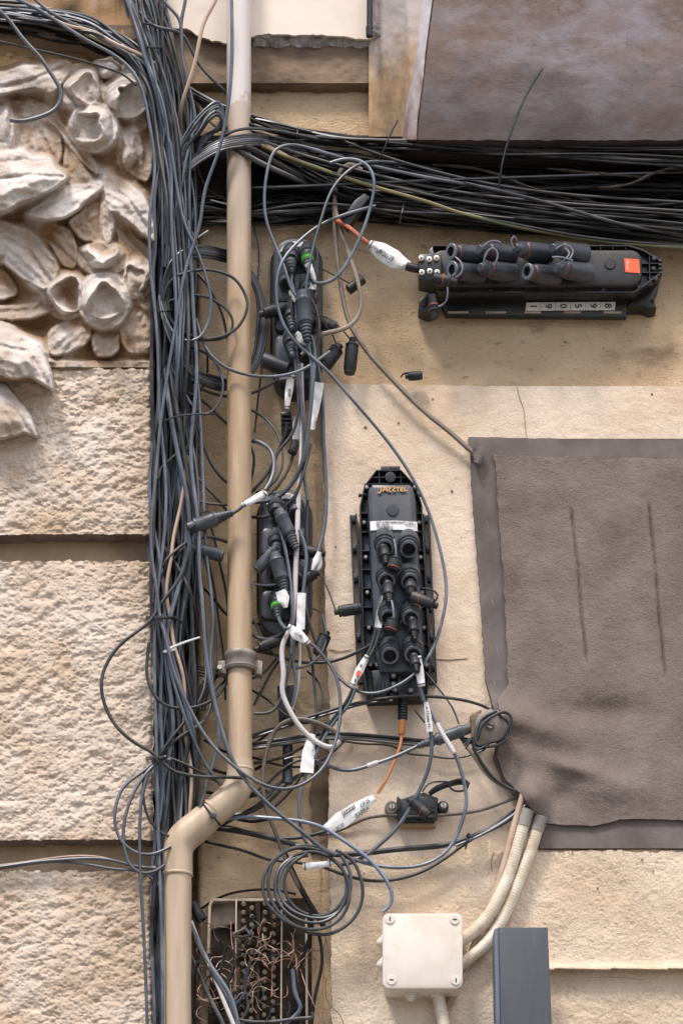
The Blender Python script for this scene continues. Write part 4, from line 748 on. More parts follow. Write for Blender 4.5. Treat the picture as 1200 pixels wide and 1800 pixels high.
cable('blue cable bending down to a cut end above the junction box', 'b', 3.6, '60>70>84>84>80', '400,1440 440,1436 463,1437 510,1441 563,1453 606,1479 645,1508 675,1542 688,1570 686,1590 672,1603')
cable('dark cable sweeping from the elbow behind the brown end', 'k', 4.6, '30>36>40', '368,1436 420,1432 445,1424 475,1405 500,1380 530,1362 560,1350')
cable('dark cable behind the pipe elbow rising right', 'k', 4.0, '20>34>30', '340,1440 380,1450 420,1434 460,1410 482,1385 510,1362')
cable('dark cable from the elbow dipping toward the coil', 'gd', 3.0, '20>40>44', '330,1468 380,1484 430,1496 470,1510 500,1514 535,1518')
cable('dark cable bowing in the lower recess left of the stucco edge', 'gd', 3.4, '20>50', '345,1448 420,1458 460,1470 500,1474 540,1470 575,1460')
for i in range(4):
    cable('dark grimy cable crossing low behind the pipe elbow', 'kd', 3.0, 24+i*4, '360,%d 400,%d 440,%d 470,%d' % (1300+i*46, 1322+i*38, 1312+i*44, 1290+i*50), 'grimy cables behind the elbow')
cable('grey cable falling from the tag beside the stucco edge', 'g', 3.2, '96>80>60', '624,1211 611,1241 589,1267 563,1310 546,1345 530,1384 526,1432 533,1471 545,1490')
cable('second grey cable from the same orange marked tag', 'gd', 3.2, '92>78>58', '620,1211 604,1241 582,1268 556,1310 535,1352 510,1390 480,1420')
cable('grey cable from the upper left port of the upright box to the folded tag', 'g', 2.6, '116>116>104', '676,985 678,1015 676,1045 672,1060')
for i, p in enumerate(['660,1108 656,1125 650,1142 646,1150', '668,1108 663,1125 656,1142 650,1152']): cable(['left', 'right'][i]+' cable of the pair joining the two tags left of the upright box', 'gd', 3.2, 112, p, 'cable pair between the two tags')
# ---- the loose coil at the bottom
CO = ['567,1492 540,1487 510,1492 484,1508 466,1534 462,1560 470,1588 492,1612 525,1630 562,1633 592,1620 610,1594 614,1562 604,1532 580,1508 545,1497 515,1506', '515,1506 494,1524 484,1550 487,1580 504,1604 534,1620 565,1621 592,1606 606,1580 609,1550 596,1520 570,1502',
      '590,1494 618,1512 634,1545 637,1575 627,1606 601,1632 570,1643 537,1637 508,1620 486,1598 473,1570 472,1540 482,1514 504,1496 534,1490 566,1496', '600,1505 614,1530 616,1560 606,1588 586,1608 556,1614 524,1606 500,1588 490,1560 496,1530 516,1510 542,1504',
      '540,1500 512,1520 500,1546 504,1574 520,1596 545,1608 572,1608 596,1592 611,1566']
for i, p in enumerate(CO): cable(['leftmost', 'second', 'widest', 'fourth', 'innermost'][i]+' turn of the loose coil hanging above the open terminal box', ['gd', 'k', 'gd', 'g', 'k'][i], 3.3, '%d>%d>%d' % (80+i*3, 96-i*4, 84), p, 'turns of the loose lower coil')
cable('dark strap of cable slanting behind the loose coil', 'kd', 5.5, 34, '500,1500 520,1545 545,1590 570,1630')
cable('black cable arching over the top of the open terminal box', 'kd', 2.4, 24, '350,1600 390,1576 430,1566 480,1564 520,1572')
for i, (p, m_, r) in enumerate([('300,1560 340,1640 372,1706 402,1760 425,1820 440,1950', 'gd', 5), ('336,1620 354,1668 378,1720 398,1770 420,1830 430,1950', 'w', 4.4), ('326,1660 350,1710 372,1760 392,1800 405,1850 420,1950', 'gd', 4.2), ('322,1600 346,1650 372,1700 402,1745 418,1800 424,1900', 'b', 4.4)]):
    cable(['thick dark cable slanting from behind the pipe over the open terminal box', 'whitish blotchy cable slanting over the open terminal box', 'grey cable nearest the pipe at the bottom edge', 'blue grey cable slanting over the open terminal box'][i], m_, r, '60>84>90', p)

for i, (lab, m_, r, d, p) in enumerate([
 ('thin dark cable looping low beneath the lower recess box to the panel edge', 'gd', 2.2, '30>60>70>40', '436,1210 470,1230 510,1262 545,1270 566,1240 560,1200 540,1180'),
 ('dark cable crossing from the elbow up to the sleeve tag', 'k', 2.6, '30>50>60', '430,1400 462,1384 500,1350 535,1335 560,1338'),
 ('thin grey cable arcing between the two recess boxes near the pipe', 'g', 2.2, '30>60>66>40', '440,720 470,740 492,775 496,820 480,850 450,866'),
 ('thin dark cable running down the left of the recess between pipe and upper box', 'k', 2.0, '30>40>30', '448,400 456,450 452,520 462,600 455,690 448,760'),
 ('thin grey cable swinging round the foot of the lower recess box', 'g', 2.3, '40>70>60', '446,1090 470,1136 510,1172 548,1166 572,1128 566,1080'),
 ('dark cable bowing low under the clamp to the bowed pair', 'gd', 2.6, '30>50>40', '440,1330 480,1342 530,1348 575,1330 615,1290'),
 ('thin grey loop hanging left of the pipe under the rings', 'g', 2.4, '90>104>100>60', '300,640 330,700 362,728 388,700 386,650 360,620 330,610 300,600'),
 ('thin dark cable weaving across the bundle above the grey tie', 'gd', 2.4, '70>104>60', '280,950 306,985 330,1030 345,1080 340,1130')]): cable(lab, m_, r, d, p)
# ================= TAGS, CONNECTORS, CAPS =================
def ribbon(mb, pts, width, d, thick=1.0, curl=3):
    """bent strip following the centre line pts (px,py), given width(s)"""
    p = np.array([(x, y, 0) for x, y in pts], float); path, t = spline(p, 4)
    wd = np.interp(t, np.linspace(0, 1, len(width)), width) if np.ndim(width) else np.full(len(t), width)
    T = np.gradient(path[:, :2], axis=0); T /= np.linalg.norm(T, axis=1)[:, None]; Nn = np.stack([-T[:, 1], T[:, 0]], -1); K = 5; V = []; Fq = []
    for i in range(len(path)):
        for j in range(K):
            s = -1+2*j/(K-1); q = path[i, :2]+Nn[i]*s*wd[i]/2
            V.append(P(q[0], q[1], d+curl*(1-s*s)+.8*math.sin(i*1.1+j)))
    V = np.array(V); n = len(V); V2 = V.copy(); V2[:, 1] += thick*S; m = len(path)
    for i in range(m-1):
        for j in range(K-1):
            a = i*K+j; Fq += [(a, a+1, a+K+1, a+K), (a+n, a+K+n, a+K+1+n, a+1+n)]
    rim = [i*K for i in range(m)]+[(m-1)*K+j for j in range(1, K)]+[i*K+K-1 for i in range(m-2, -1, -1)]+[j for j in range(K-2, 0, -1)]
    for i in range(len(rim)):
        a, b = rim[i], rim[(i+1) % len(rim)]; Fq.append((a, b, b+n, a+n))
    return mb.add(np.concatenate([V, V2]), Fq)
def label_tag(label, pts, width, d, words=(), group=None, ties=True, curl=3):
    mb = MB(); ribbon(mb, pts, width, d, 1, curl); o = mb.build('cable_tag', M['label'], None, label, 'tag', group)
    for (s, x, y, size, rot, *sh) in words: text(s, x, y, d+curl+1.6, size, rot, M['ink'], 'writing', o, .8, .2)
    if ties:
        mb = MB()
        for e, f in ((0, 1), (-1, -2)):
            a = np.array(pts[e], float); b = np.array(pts[f], float); u = (b-a)/np.linalg.norm(b-a); c = a+u*4; nn = np.array([-u[1], u[0]]); hw = (width if np.isscalar(width) else width[e])/2+1
            ctube(mb, [(c[0]-nn[0]*hw, c[1]-nn[1]*hw, d+1), (c[0], c[1], d+curl+2), (c[0]+nn[0]*hw, c[1]+nn[1]*hw, d+1)], .9, 6)
        mb.build('tie', M['k'], o)
    return o
# ================= RECESS BOXES =================
def recess_box(nm, label, cx, y0, y1, hw, green, sk, steps, band):
    t = thing('splice_box', label, 'splice box', P(cx, y1, 0))
    mb = MB(); prism(mb, rrect(cx-hw, y0, cx+hw, y1, hw*.85, 8), 48, 46, 10); mb.build('housing', M['dome'], t)
    mb = MB(); prism(mb, rrect(cx-hw-4, y0+14, cx+hw+4, y1-14, hw*.8, 8), 14, 12, 2); mb.build('rear_flange', M['plastic'], t)
    for ys in steps:
        mb = MB(); prism(mb, rrect(cx-hw+3, ys, cx+hw-3, ys+52, 12, 6), 60, 16, 7); mb.build('stepped_tier', M['dome'], t)
    V_ = []; F_ = []
    for i in range(15):
        a = math.pi*(.16+.68*i/14); rx = hw-9; ry = (hw-9)*.85
        for q in (0, 1): V_.append(P(cx-(rx-q*0)*math.cos(a)*(1-.0*q), y0+11+ry-(ry+2-q*band)*math.sin(a), 50+1.2*math.sin(a)))
    back = [v+np.array([0, 3*S, 0]) for v in V_]; m_ = len(V_)
    for i in range(14): F_ += [(2*i, 2*i+1, 2*i+3, 2*i+2), (2*i+m_, 2*i+2+m_, 2*i+3+m_, 2*i+1+m_), (2*i, 2*i+2, 2*i+2+m_, 2*i+m_), (2*i+1, 2*i+1+m_, 2*i+3+m_, 2*i+3)]
    mb = MB(); mb.add(V_+back, F_); bd = mb.build('curved_sticker', M['label'], t)
    if sk == 2: text('Jazztel', cx+4, y0+13, 53, 6, 0, M['ink'], 'writing', bd)
    for (x, y, g_, pl) in green:
        mb = MB(); lathe(mb, (x, y-22, 52), (x, y, 74), [(0, 11), (.3, 15), (.7, 15.5), (.74, 13), (1, 12)], 20); so_ = mb.build('socket', M['dome'], t)
        if g_: mb = MB(); lathe(mb, (x, y-1, 73), (x, y+5, 80), [(0, 11), (.1, 11.5), (.9, 10.5), (1, 9)], 20); mb.build('green_ring', M['green'], so_)
        if pl:
            mb = MB(); lathe(mb, (x, y+2, 76), (x+2, y+22, 88), [(0, 9.5), (.2, 10), (.3, 8), (.45, 8.6), (.5, 7), (.65, 7.4), (.7, 5.5), (.9, 5.8), (1, 3)], 16); mb.build('plug', M['conn'], so_)
        elif not g_: mb = MB(); lathe(mb, (x, y, 74), (x, y+.6, 74.8), [(0, 9), (1, 9)], 18); mb.build('opening', M['hole'], so_)
    return t
RA = recess_box('a', 'dark domed splice box high in the recess under the horizontal run, with a green port', 521, 415, 684, 42, [(511, 458, 0, 1), (541, 456, 1, 1), (503, 500, 0, 0), (541, 512, 0, 1), (512, 560, 0, 1), (545, 570, 0, 0), (512, 606, 0, 1), (540, 632, 0, 0)], 1, (478, 530, 586), 9)
RB = recess_box('b', 'dark domed splice box lower in the recess beside the pipe, white curved sticker on top', 500, 857, 1118, 45, [(486, 902, 0, 0), (520, 904, 0, 0), (486, 958, 0, 1), (520, 962, 0, 0), (484, 1012, 0, 0), (520, 1020, 0, 0), (487, 1066, 1, 1), (521, 1076, 0, 0)], 2, (925, 980, 1036), 10)
label_tag('large white handwritten tag hanging on the orange cable left of the numbered box', [(648, 428), (668, 440), (692, 455), (724, 470)], (13, 30, 33, 12), 84, [('an 20.25', 676, 448, 12, -28), ('50N 401', 664, 438, 8, -28)], curl=6)
label_tag('white tag slung across the downpipe above the open connector', [(468, 864), (450, 876), (426, 888)], (12, 13, 9), 112)
label_tag('wrinkled tag with handwriting held by black ties under the upper recess box', [(512, 658), (508, 685), (504, 718)], (13, 14, 8), 78, [('60 25', 509, 690, 8, 84)])
label_tag('long white sleeve tag on the panel corner below the upper recess box', [(561, 672), (555, 705), (550, 735), (549, 755)], (17, 18, 15, 9), 66, [('ORO', 556, 742, 7, 80)], ties=False)
label_tag('bright white folded tag below the green port of the lower recess box', [(506, 1100), (522, 1114), (543, 1130)], (8, 22, 9), 112, [('2.5 40', 524, 1115, 8, -35)])
label_tag('long beige tag hanging beside the pale cable in the lower recess', [(530, 1042), (529, 1075), (528, 1106)], 15, 92, ties=False)
label_tag('small white tag above the green port of the lower recess box', [(493, 1038), (498, 1052), (502, 1068)], (18, 22, 7), 106, ties=False)
label_tag('torn white tape at the right edge of the lower recess', [(562, 970), (556, 985), (548, 1002)], (8, 13, 5), 72, ties=False)
label_tag('ragged small tape hanging right of the torn one', [(563, 978), (561, 996), (556, 1004)], (5, 9, 4), 66, ties=False)
label_tag('white tag with writing beside the upper right port of the upper recess box', [(540, 462), (548, 478), (551, 492), (549, 508)], (13, 9, 8, 12), 90, ties=False)
label_tag('crumpled white tag on the left ports of the upper recess box', [(510, 510), (514, 520), (519, 530)], (6, 10, 5), 88, ties=False)
label_tag('crumpled white tag under the grey connector of the upper recess box', [(520, 585), (530, 595), (545, 605)], (10, 16, 12), 84, ties=False)
label_tag('open folded white tag left of the middle ports of the vertical splice box', [(672, 1047), (668, 1075), (664, 1103)], (8, 13, 12), 108, ties=False, curl=-4)
o = label_tag('grey white tag with an orange mark left of the foot of the vertical splice box', [(646, 1152), (632, 1178), (618, 1206)], (9, 15, 8), 96, [("20", 634, 1170, 7, 58), ('07', 625, 1196, 7, 58)])
mb = MB(); prism(mb, [(628, 1178), (635, 1180), (632, 1189), (625, 1185)], 102.5, 2); mb.build('orange_mark', M['sticker'], o)
label_tag('narrow white tag tied at the lower right port of the vertical splice box', [(733, 1153), (737, 1180), (741, 1206)], (13, 15, 12), 124)
label_tag('white tag with bold black handwriting below the lower right port', [(748, 1234), (752, 1258), (755, 1286)], (8, 11, 11), 110, [('w.15 mas 41', 752, 1260, 9, 277)], ties=False)
label_tag('white sleeve tag with writing hanging in the lower recess beside the panel', [(549, 1290), (543, 1320), (539, 1358)], (11, 22, 24), 84, [('1 . 24', 552, 1322, 9, 80)], ties=False)
label_tag('long crumpled plastic tag with black handwriting on the orange cable above the dark bracket', [(658, 1402), (630, 1420), (600, 1441), (572, 1459)], (12, 24, 30, 17), 66, [('Jazztel', 612, 1424, 13, 34), ('CP.25', 641, 1412, 10, 34), ('BARRA', 636, 1428, 11, 34), ('20.10', 597, 1454, 9, 34)], ties=False)
label_tag('narrow white marker tag tied inside the loose lower coil', [(532, 1523), (556, 1521), (584, 1517)], (13, 11, 10), 84, ties=True)
label_tag('tan striped tag beside the pale cable below the small clip', [(522, 732), (520, 750), (520, 772)], (10, 12, 12), 52, ties=False)
def capsule(label, a, b, r, d, group=None, ring=None, open_end=None, neck=True, mat='dusty', name='dust_cap', strap=None):
    """dangling dust cap / plug: shaped body of revolution from a to b"""
    A = (a[0], a[1], d); B = (b[0], b[1], d)
    mb = MB(); pr = [(0, r*.45), (.02, r*.55), (.16, r*.55), (.17, r*.85), (.20, r), (.24, r), (.25, r*.9), (.30, r*.9), (.31, r), (.9, r*.97), (.93, r*.85), (1, r*.84)] if neck else [(0, r*.9), (.03, r), (.97, r), (1, r*.93)]
    lathe(mb, A, B, pr, 16); o = mb.build(name, M[mat], None, label, 'cap', group) if not hasattr(label, 'name') else mb.build(name, M[mat], label)
    ax = np.array([b[0]-a[0], b[1]-a[1]], float); L = np.hypot(*ax); ax /= L
    if ring is not None:
        mb = MB(); c = (a[0]+ax[0]*L*ring, a[1]+ax[1]*L*ring, d); e = (c[0]+ax[0]*2, c[1]+ax[1]*2, d); lathe(mb, c, e, [(0, r*1.02), (.5, r*1.07), (1, r*1.02)], 16); mb.build('red_seal', M['red'], o)
    if open_end is not None:
        e = b; mb = MB(); lathe(mb, (e[0]-ax[0]*1, e[1]-ax[1]*1, d), (e[0]+ax[0]*.6, e[1]+ax[1]*.6, d), [(0, r*.62), (1, r*.62)], 16); mb.build('opening', M['hole'], o)
    if strap:
        mb = MB(); ctube(mb, strap, 1.3, 6); mb.build('strap', M['plastic'], o)
    return o
capsule(RB, (587, 1076), (634, 1069), 10, 84, strap=[(590, 1074, 84), (580, 1046, 80), (566, 1015, 76), (558, 1002, 74)])
capsule(RA, (620, 594), (614, 656), 11.5, 60, open_end=None, strap=[(619, 600, 60), (606, 585, 64), (590, 568, 60), (568, 556, 56), (552, 555, 54)])
capsule(RA, (598, 606), (570, 645), 12, 56, strap=[(592, 612, 56), (585, 590, 60), (570, 570, 60), (556, 548, 56)])
capsule(RA, (612, 510), (638, 490), 8.5, 60, neck=False, open_end=True, strap=[(620, 502, 60), (600, 490, 60), (580, 480, 58), (560, 470, 56)])
capsule(RA, (506, 650), (462, 632), 12.5, 84, neck=False, open_end=True)
capsule(RA, (455, 553), (505, 540), 10, 70)
capsule(RA, (556, 564), (592, 578), 11, 50, ring=.5)
capsule(RA, (536, 668), (560, 690), 12, 44)
capsule(RA, (512, 672), (492, 674), 12, 44)
capsule('black cap lying on top of the cream panel right of the recess', (712, 662), (742, 660), 7.5, 48, strap=[(704, 664, 44), (708, 658, 46), (720, 655, 50)], ring=None, name='rubber_end_cap')  # a loose cap lying on its own
capsule(RB, (448, 1143), (496, 1122), 10, 70)
capsule(RB, (575, 1110), (558, 1150), 11, 56, strap=[(572, 1116, 56), (570, 1090, 60), (560, 1074, 60), (545, 1070, 60)])
capsule(RB, (572, 974), (535, 968), 9.5, 56)
capsule(RB, (560, 1006), (526, 1022), 9.5, 64)
capsule(RB, (486, 960), (452, 1003), 10, 92, mat='conn')
def plug(label, a, b, r, d, mat='conn', ring=False, group=None):
    """inline cable connector: collar, body, ribbed boot"""
    A = np.array([a[0], a[1], d if np.isscalar(d) else d[0]], float); B = np.array([b[0], b[1], d if np.isscalar(d) else d[1]], float); q = lambda t: tuple(A+(B-A)*t)
    o = thing('connector', label, 'connector', P(*q(0)), group) if isinstance(label, str) else None; par = o or label
    mb = MB(); lathe(mb, q(0), q(.62), [(0, r*.5), (.02, r*.8), (.22, r*.85), (.24, r), (.3, r*1.08), (.36, r), (.38, r*.96), (.92, r*.96), (.94, r*1.06), (1, r*1.02)], 16); mb.build('body', M[mat], par)
    mb = MB(); pr = []
    for i in range(6): pr += [(i/6, r*(.86-.07*i)), (i/6+.09, r*(.86-.07*i)), (i/6+.1, r*(.70-.07*i)), (i/6+.16, r*(.70-.07*i))]
    lathe(mb, q(.62), q(1), pr+[(1, r*.3)], 14); mb.build('boot', M[mat], par)
    if ring: mb = MB(); lathe(mb, q(.14), q(.21), [(0, r*.86), (.5, r*.9), (1, r*.86)], 16); mb.build('red_seal', M['red'], par)
    return o
mb = MB(); c1 = plug('grey open connector with red seal left of the pipe, white tag behind it', (330, 929), (410, 901), 12, 118, ring=True)
prism(mb, [(330, 925), (343, 918), (346, 922), (334, 931)], 130, 6, .5); mb.build('latch', M['plastic'], c1)
mb = MB(); lathe(mb, (332, 934, 118), (342, 930, 118), [(0, 4), (1, 4)], 10); mb.build('tip', M['screw'], c1)
capsule(c1, (337, 961), (392, 978), 11, 100, mat='conn', strap=[(344, 962, 100), (336, 950, 104), (342, 930, 108), (350, 905, 112), (368, 900, 108), (384, 912, 104)])
cable('dark lead from the grey open connector to the white tag over the pipe', 'gd', 3.4, 118, '408,902 418,897 427,889')
cable('grey cable arching up from the white tag slung over the pipe', 'g', 4.0, '114>96>60', '466,862 477,843 482,815 478,795 468,784 452,776 436,776')
plug('grey connector lying across the panel beside the round insulator', (826, 1280), (732, 1312), 10.5, 96)
plug('large grey connector in the middle of the upper recess box', (532, 512), (540, 602), 13.5, 104)
plug('grey connector plugged high in the lower recess box', (489, 896), (521, 965), 12, 92)
plug('grey connector plugged in the middle of the lower recess box', (482, 972), (503, 1046), 12.5, 100)
cable('pale cable running from the large grey connector down behind the tags', 'g', 3.6, '100>84', '540,600 545,622 548,650 549,680')
cable('black cable curving up from the cap by the elbow', 'k', 2.2, 60, '560,1350 545,1335 520,1330 500,1335')
# small plug under the tan tag, black clip
capsule('square dark plug at the foot of the tan striped tag', (520, 776), (513, 797), 8, 50, neck=False, name='rubber_end_cap')
mb = MB(); prism(mb, [(493, 724), (512, 722), (514, 758), (495, 760)], 30, 28, 2); cp = mb.build('wall_clip', M['plastic'], None, 'small black ribbed clip on the recess wall under the handwritten tag', 'clip')
mb = MB()
for i in range(4): box(mb, 495, 727+i*8, 511, 730+i*8, 34, 5)
mb.build('rib', M['dusty'], cp)
capsule('dark square cap on the recess wall left of the panel below the clamp', (505, 1300), (506, 1345), 9, 40, neck=False, mat='dusty', name='wall_cap')  # this one and the next are caps on the recess wall
capsule('dark end cap low in the recess beside the white sleeve tag', (505, 1352), (506, 1378), 9, 36, neck=False, mat='conn', name='wall_cap')
mb = MB(); prism(mb, [(487, 1205), (516, 1203), (518, 1262), (490, 1264)], 30, 28, 3); bx = mb.build('mounting_bracket', M['plastic'], None, 'dark mounting bracket low in the recess below the lower recess box', 'bracket')
# zip ties
def tie(label, pts, r, mat='k', grp=None, tail=None):
    mb = MB(); ctube(mb, pts, r, 6); o = mb.build('cable_tie', M[mat], None, label, 'cable tie', grp)
    if tail: mb = MB(); ctube(mb, tail, [r, r*.9, r*.6], 6); mb.build('tail', M[mat], o)
    return o
def wrap(x0, y0, x1, y1, d0, d1, k=9): return [(x0+(x1-x0)*(.5-.5*math.cos(a)), y0+(y1-y0)*(.5-.5*math.cos(a)), d0+(d1-d0)*math.sin(a)) for a in np.linspace(0, math.pi, k)]
tie('black tie around the bundle at mid coil height', wrap(270, 548, 305, 546, 60, 118), 2)
tie('grey tie around the bundle beside the upper loop of the left block', wrap(258, 1085, 312, 1086, 60, 122), 2.6, 'gd', None, [(305, 1084, 110), (322, 1096, 100), (330, 1120, 90)])
tie('black tie gathering the loops at the lower left', wrap(258, 1332, 298, 1332, 60, 120), 2.6)
tie('black tie low on the top sheaf', wrap(252, 82, 284, 84, 70, 128), 2.2, 'k')
tie('black tie high on the top sheaf', wrap(246, 40, 272, 44, 70, 124), 2.0, 'k')
tie('white tie with a long tail across the lower bundle', wrap(288, 1146, 308, 1142, 70, 118), 2.4, 'tie_w', None, [(296, 1141, 119), (322, 1130, 126), (352, 1120, 132)])
tie('thin grey tie strung from the bundle toward the pipe', [(290, 740, 112), (310, 732, 116), (345, 728, 118), (380, 728, 90)], 1.6, 'gd')
tie('thin white tail sticking from the bundle left of the pipe', [(347, 418, 100), (357, 411, 108), (366, 405, 112)], 1.2, 'tie_w')
tie('long black tie tail standing up in front of the slab', [(876, 330, 84), (880, 300, 98), (886, 270, 104), (898, 232, 112), (922, 172, 122), (953, 120, 130)], 1.9, 'k')
tie('short black tie tail standing up right of the slab corner', [(664, 284, 84), (672, 268, 96), (684, 240, 104), (699, 211, 110)], 1.5, 'k')
tie('black tie round the lowest strand above the numbered box', wrap(702, 392, 710, 356, 30, 92), 1.8, 'k')
tie('black tie holding the thick cable below the bracket', wrap(818, 1492, 822, 1466, 54, 84), 2.0, 'k', None, [(820, 1470, 82), (824, 1466, 92), (830, 1474, 94)])
tie('black tie round the top strand under the slab', wrap(520, 248, 524, 224, 50, 96), 1.6)
mb = MB(); prism(mb, [(600, 384), (622, 352), (640, 338), (650, 346), (634, 368), (612, 400)], 84, 20, 3); mb.build('tie_mount', M['plastic'], None, 'black clamp piece holding the horizontal run above the orange cable', 'clamp')
cable('rust orange cable running from the run down to the large white tag', 'r', 4.2, '60>80>88>86', '590,388 600,392 618,404 634,418 650,430')
# ================= NUMBERED SPLICE BOX (horizontal) =================
NB = thing('splice_box', 'black splice box mounted sideways with eight sockets, digit labels and an orange sticker', 'splice box', P(950, 545, 0))
mb = MB(); prism(mb, [(752, 440), (760, 432), (1104, 430), (1130, 438), (1162, 456), (1160, 484), (1116, 514), (770, 514), (752, 490)], 62, 34, 3); mb.build('base', M['plastic'], NB)
mb = MB(); prism(mb, rrect(758, 438, 1128, 502, 20), 80, 22, 5); dm = mb.build('cover', M['cover'], NB)
mb = MB()
for (x0, y0, x1, y1) in ((1128, 462, 1158, 463.4), (1128, 478, 1156, 479.4), (1140, 446, 1141.4, 496), (1112, 500, 1146, 501)): box(mb, x0, y0, x1, y1, 70, 8)
for x in range(790, 1110, 22): box(mb, x, 503, x+1.6, 514, 69, 8); box(mb, x, 430, x+1.6, 438, 69, 8)
for x0, y0, x1, y1 in ((760, 431, 1104, 432.5), (768, 512.6, 1116, 514)): box(mb, x0, y0, x1, y1, 71, 10)
prism(mb, [(1104, 430.2), (1130, 438.2), (1162, 456.2), (1160, 459), (1129, 440.6), (1104, 432.6)], 71, 10); prism(mb, [(1160, 482), (1116, 514), (1113, 512), (1157, 480)], 71, 10)
mb.build('rib', M['plastic'], NB)
for (x, y) in ((1149, 453), (1152, 489), (1122, 503), (1148, 471), (861, 508), (925, 508), (992, 508), (1060, 508)):
    mb = MB(); lathe(mb, (x, y, 72), (x, y, 60), [(0, 3), (.2, 4.4), (1, 4.4)], 12); mb.build('screw_boss', M['dusty'], NB)
mb = MB(); prism(mb, [(775, 516), (1114, 516), (1102, 536), (1100, 557), (783, 554), (776, 536)], 28, 12, 2); rl = mb.build('mounting_rail', M['plastic'], NB)
mb = MB(); box(mb, 778, 529, 1104, 531, 31, 3, .8); mb.build('ridge', M['plastic'], rl)
for x0, x1 in ((787, 823), (853, 889), (921, 950), (1060, 1092), (990, 1020)):
    mb = MB(); box(mb, x0, 547, x1, 550.6, 29, 1.5, .4); mb.build('slot', M['tray'], rl)
for i, c in enumerate('190598'):
    x = 937+i*26.2; y = 538.5-i*.2; mb = MB(); prism(mb, [(x-12.4, y-6.6), (x+13.2, y-7), (x+11.6, y+6.6), (x-14, y+6.4)], 33, 3); pl = mb.build('digit_label', M['label'], rl); text(c, x-.5, y, 33.6, 17, -90, M['ink'], 'writing', pl)
mb = MB(); prism(mb, [(1116, 512), (1162, 482), (1156, 506), (1148, 520), (1153, 541), (1140, 543), (1130, 538), (1102, 538)], 34, 30, 3); br = mb.build('end_bracket', M['plastic'], NB)
mb = MB(); lathe(mb, (1146, 529, 36), (1146, 529, 31), [(0, 3), (1, 3)], 12); mb.build('bolt_hole', M['hole'], br)
mb = MB(); prism(mb, [(752, 492), (772, 512), (770, 545), (755, 552), (735, 545), (736, 526), (748, 516)], 32, 28, 3); br = mb.build('end_bracket', M['plastic'], NB)
mb = MB(); lathe(mb, (744, 532, 36), (744, 532, 30), [(0, 6), (.3, 6.5), (1, 6.5)], 14); mb.build('bolt', M['dusty'], br)
mb = MB()
for i in range(4): box(mb, 1157, 456+i*7, 1163, 460+i*7, 72, 14, 1)
mb.build('end_clip', M['dusty'], NB)
mb = MB(); prism(mb, [(1096, 454), (1122, 456), (1124, 480), (1098, 478)], 81, 1.4); stk = mb.build('sticker', M['sticker'], NB); text('orange', 1101.5, 466, 81.6, 6.5, 90, M['label'], 'writing', stk)
mb = MB(); lathe(mb, (1072, 463, 82), (1072, 463, 79), [(0, 7), (.01, 9), (.5, 10), (1, 10)], 22); mb.build('round_boss', M['cover'], dm)
mb = MB(); prism(mb, [(735, 446), (775, 444), (777, 486), (760, 494), (736, 490)], 92, 40, 3); gb = mb.build('gland_block', M['plastic'], NB)
for (x, y) in ((740, 453), (754, 455), (767, 453), (741, 478), (755, 476), (768, 478)):
    mb = MB(); lathe(mb, (x, y, 96), (x, y, 90), [(0, 3.6), (.15, 5), (1, 5)], 14); s = mb.build('screw', M['screw'], gb)
    mb = MB(); lathe(mb, (x, y, 96.6), (x, y, 95), [(0, 1.8), (1, 1.8)], 6); mb.build('hex_socket', M['hole'], s)
mb = MB(); ctube(mb, [(714, 468, 86), (725, 471, 86), (738, 473, 82)], 7, 14); mb.build('cable_inlet', M['plastic'], gb)
def port_h(x, y, capped, ln=50, dy=10):
    mb = MB(); a = (x, y, 118); b = (x+ln, y+dy, 74)
    lathe(mb, a, b, [(.1, 7.4), (0, 7.8), (0, 9), (.02, 12), (.12, 12.5), (.14, 10.5), (.22, 10.5), (.25, 14), (.33, 14.5), (1, 17)], 20); p = mb.build('socket', M['dome'], NB)
    mb = MB(); lathe(mb, (x+10, y+2.2, 109), (x+12, y+2.6, 107.4), [(0, 11), (.5, 12.2), (1, 11)], 18); mb.build('red_seal', M['red'], p)
    mb = MB()
    if capped:
        lathe(mb, (x-7, y-2, 128), (x+6, y+1, 112), [(0, 6), (.04, 7), (.45, 7), (.5, 9.5), (.62, 9.5), (.66, 12.5), (1, 13)], 14); mb.build('cap', M['conn'], p)
    else:
        lathe(mb, (x+3.4, y+.7, 115), (x+4.6, y+.9, 114), [(0, 7.3), (1, 7.3)], 18); mb.build('opening', M['hole'], p)
        mb = MB(); lathe(mb, (x-.8, y-.2, 118.7), (x+1.6, y+.3, 116.6), [(0, 8.2), (0, 12), (.3, 13), (1, 13), (1, 8.2)], 20, False); mb.build('rim', M['rimgrey'], p)
    return p
hp = [port_h(792, 442, 0), port_h(848, 440, 1), port_h(912, 438, 1), port_h(976, 438, 1), port_h(794, 474, 0), port_h(850, 472, 1), port_h(926, 477, 0), port_h(982, 472, 1)]
for i, st in enumerate([[(846, 436, 128), (862, 424, 132), (880, 428, 128), (880, 440, 120)], [(903, 437, 128), (898, 424, 132), (903, 416, 134), (908, 424, 130)], [(974, 440, 128), (992, 430, 132), (1006, 440, 132), (996, 460, 132), (984, 470, 128)], [(978, 470, 128), (992, 456, 134), (1000, 446, 134), (992, 436, 130)], [(970, 452, 132), (985, 452, 138), (1006, 458, 132)], [(850, 466, 128), (852, 450, 132), (866, 436, 132), (874, 446, 130), (868, 466, 126)], [(800, 452, 122), (812, 466, 126), (810, 480, 126), (800, 488, 124)], [(786, 505, 118), (786, 520, 116), (782, 532, 110), (768, 540, 104)]]):
    mb = MB(); ctube(mb, st, 1.7, 6); mb.build('cap_strap', M['rimgrey'], NB)
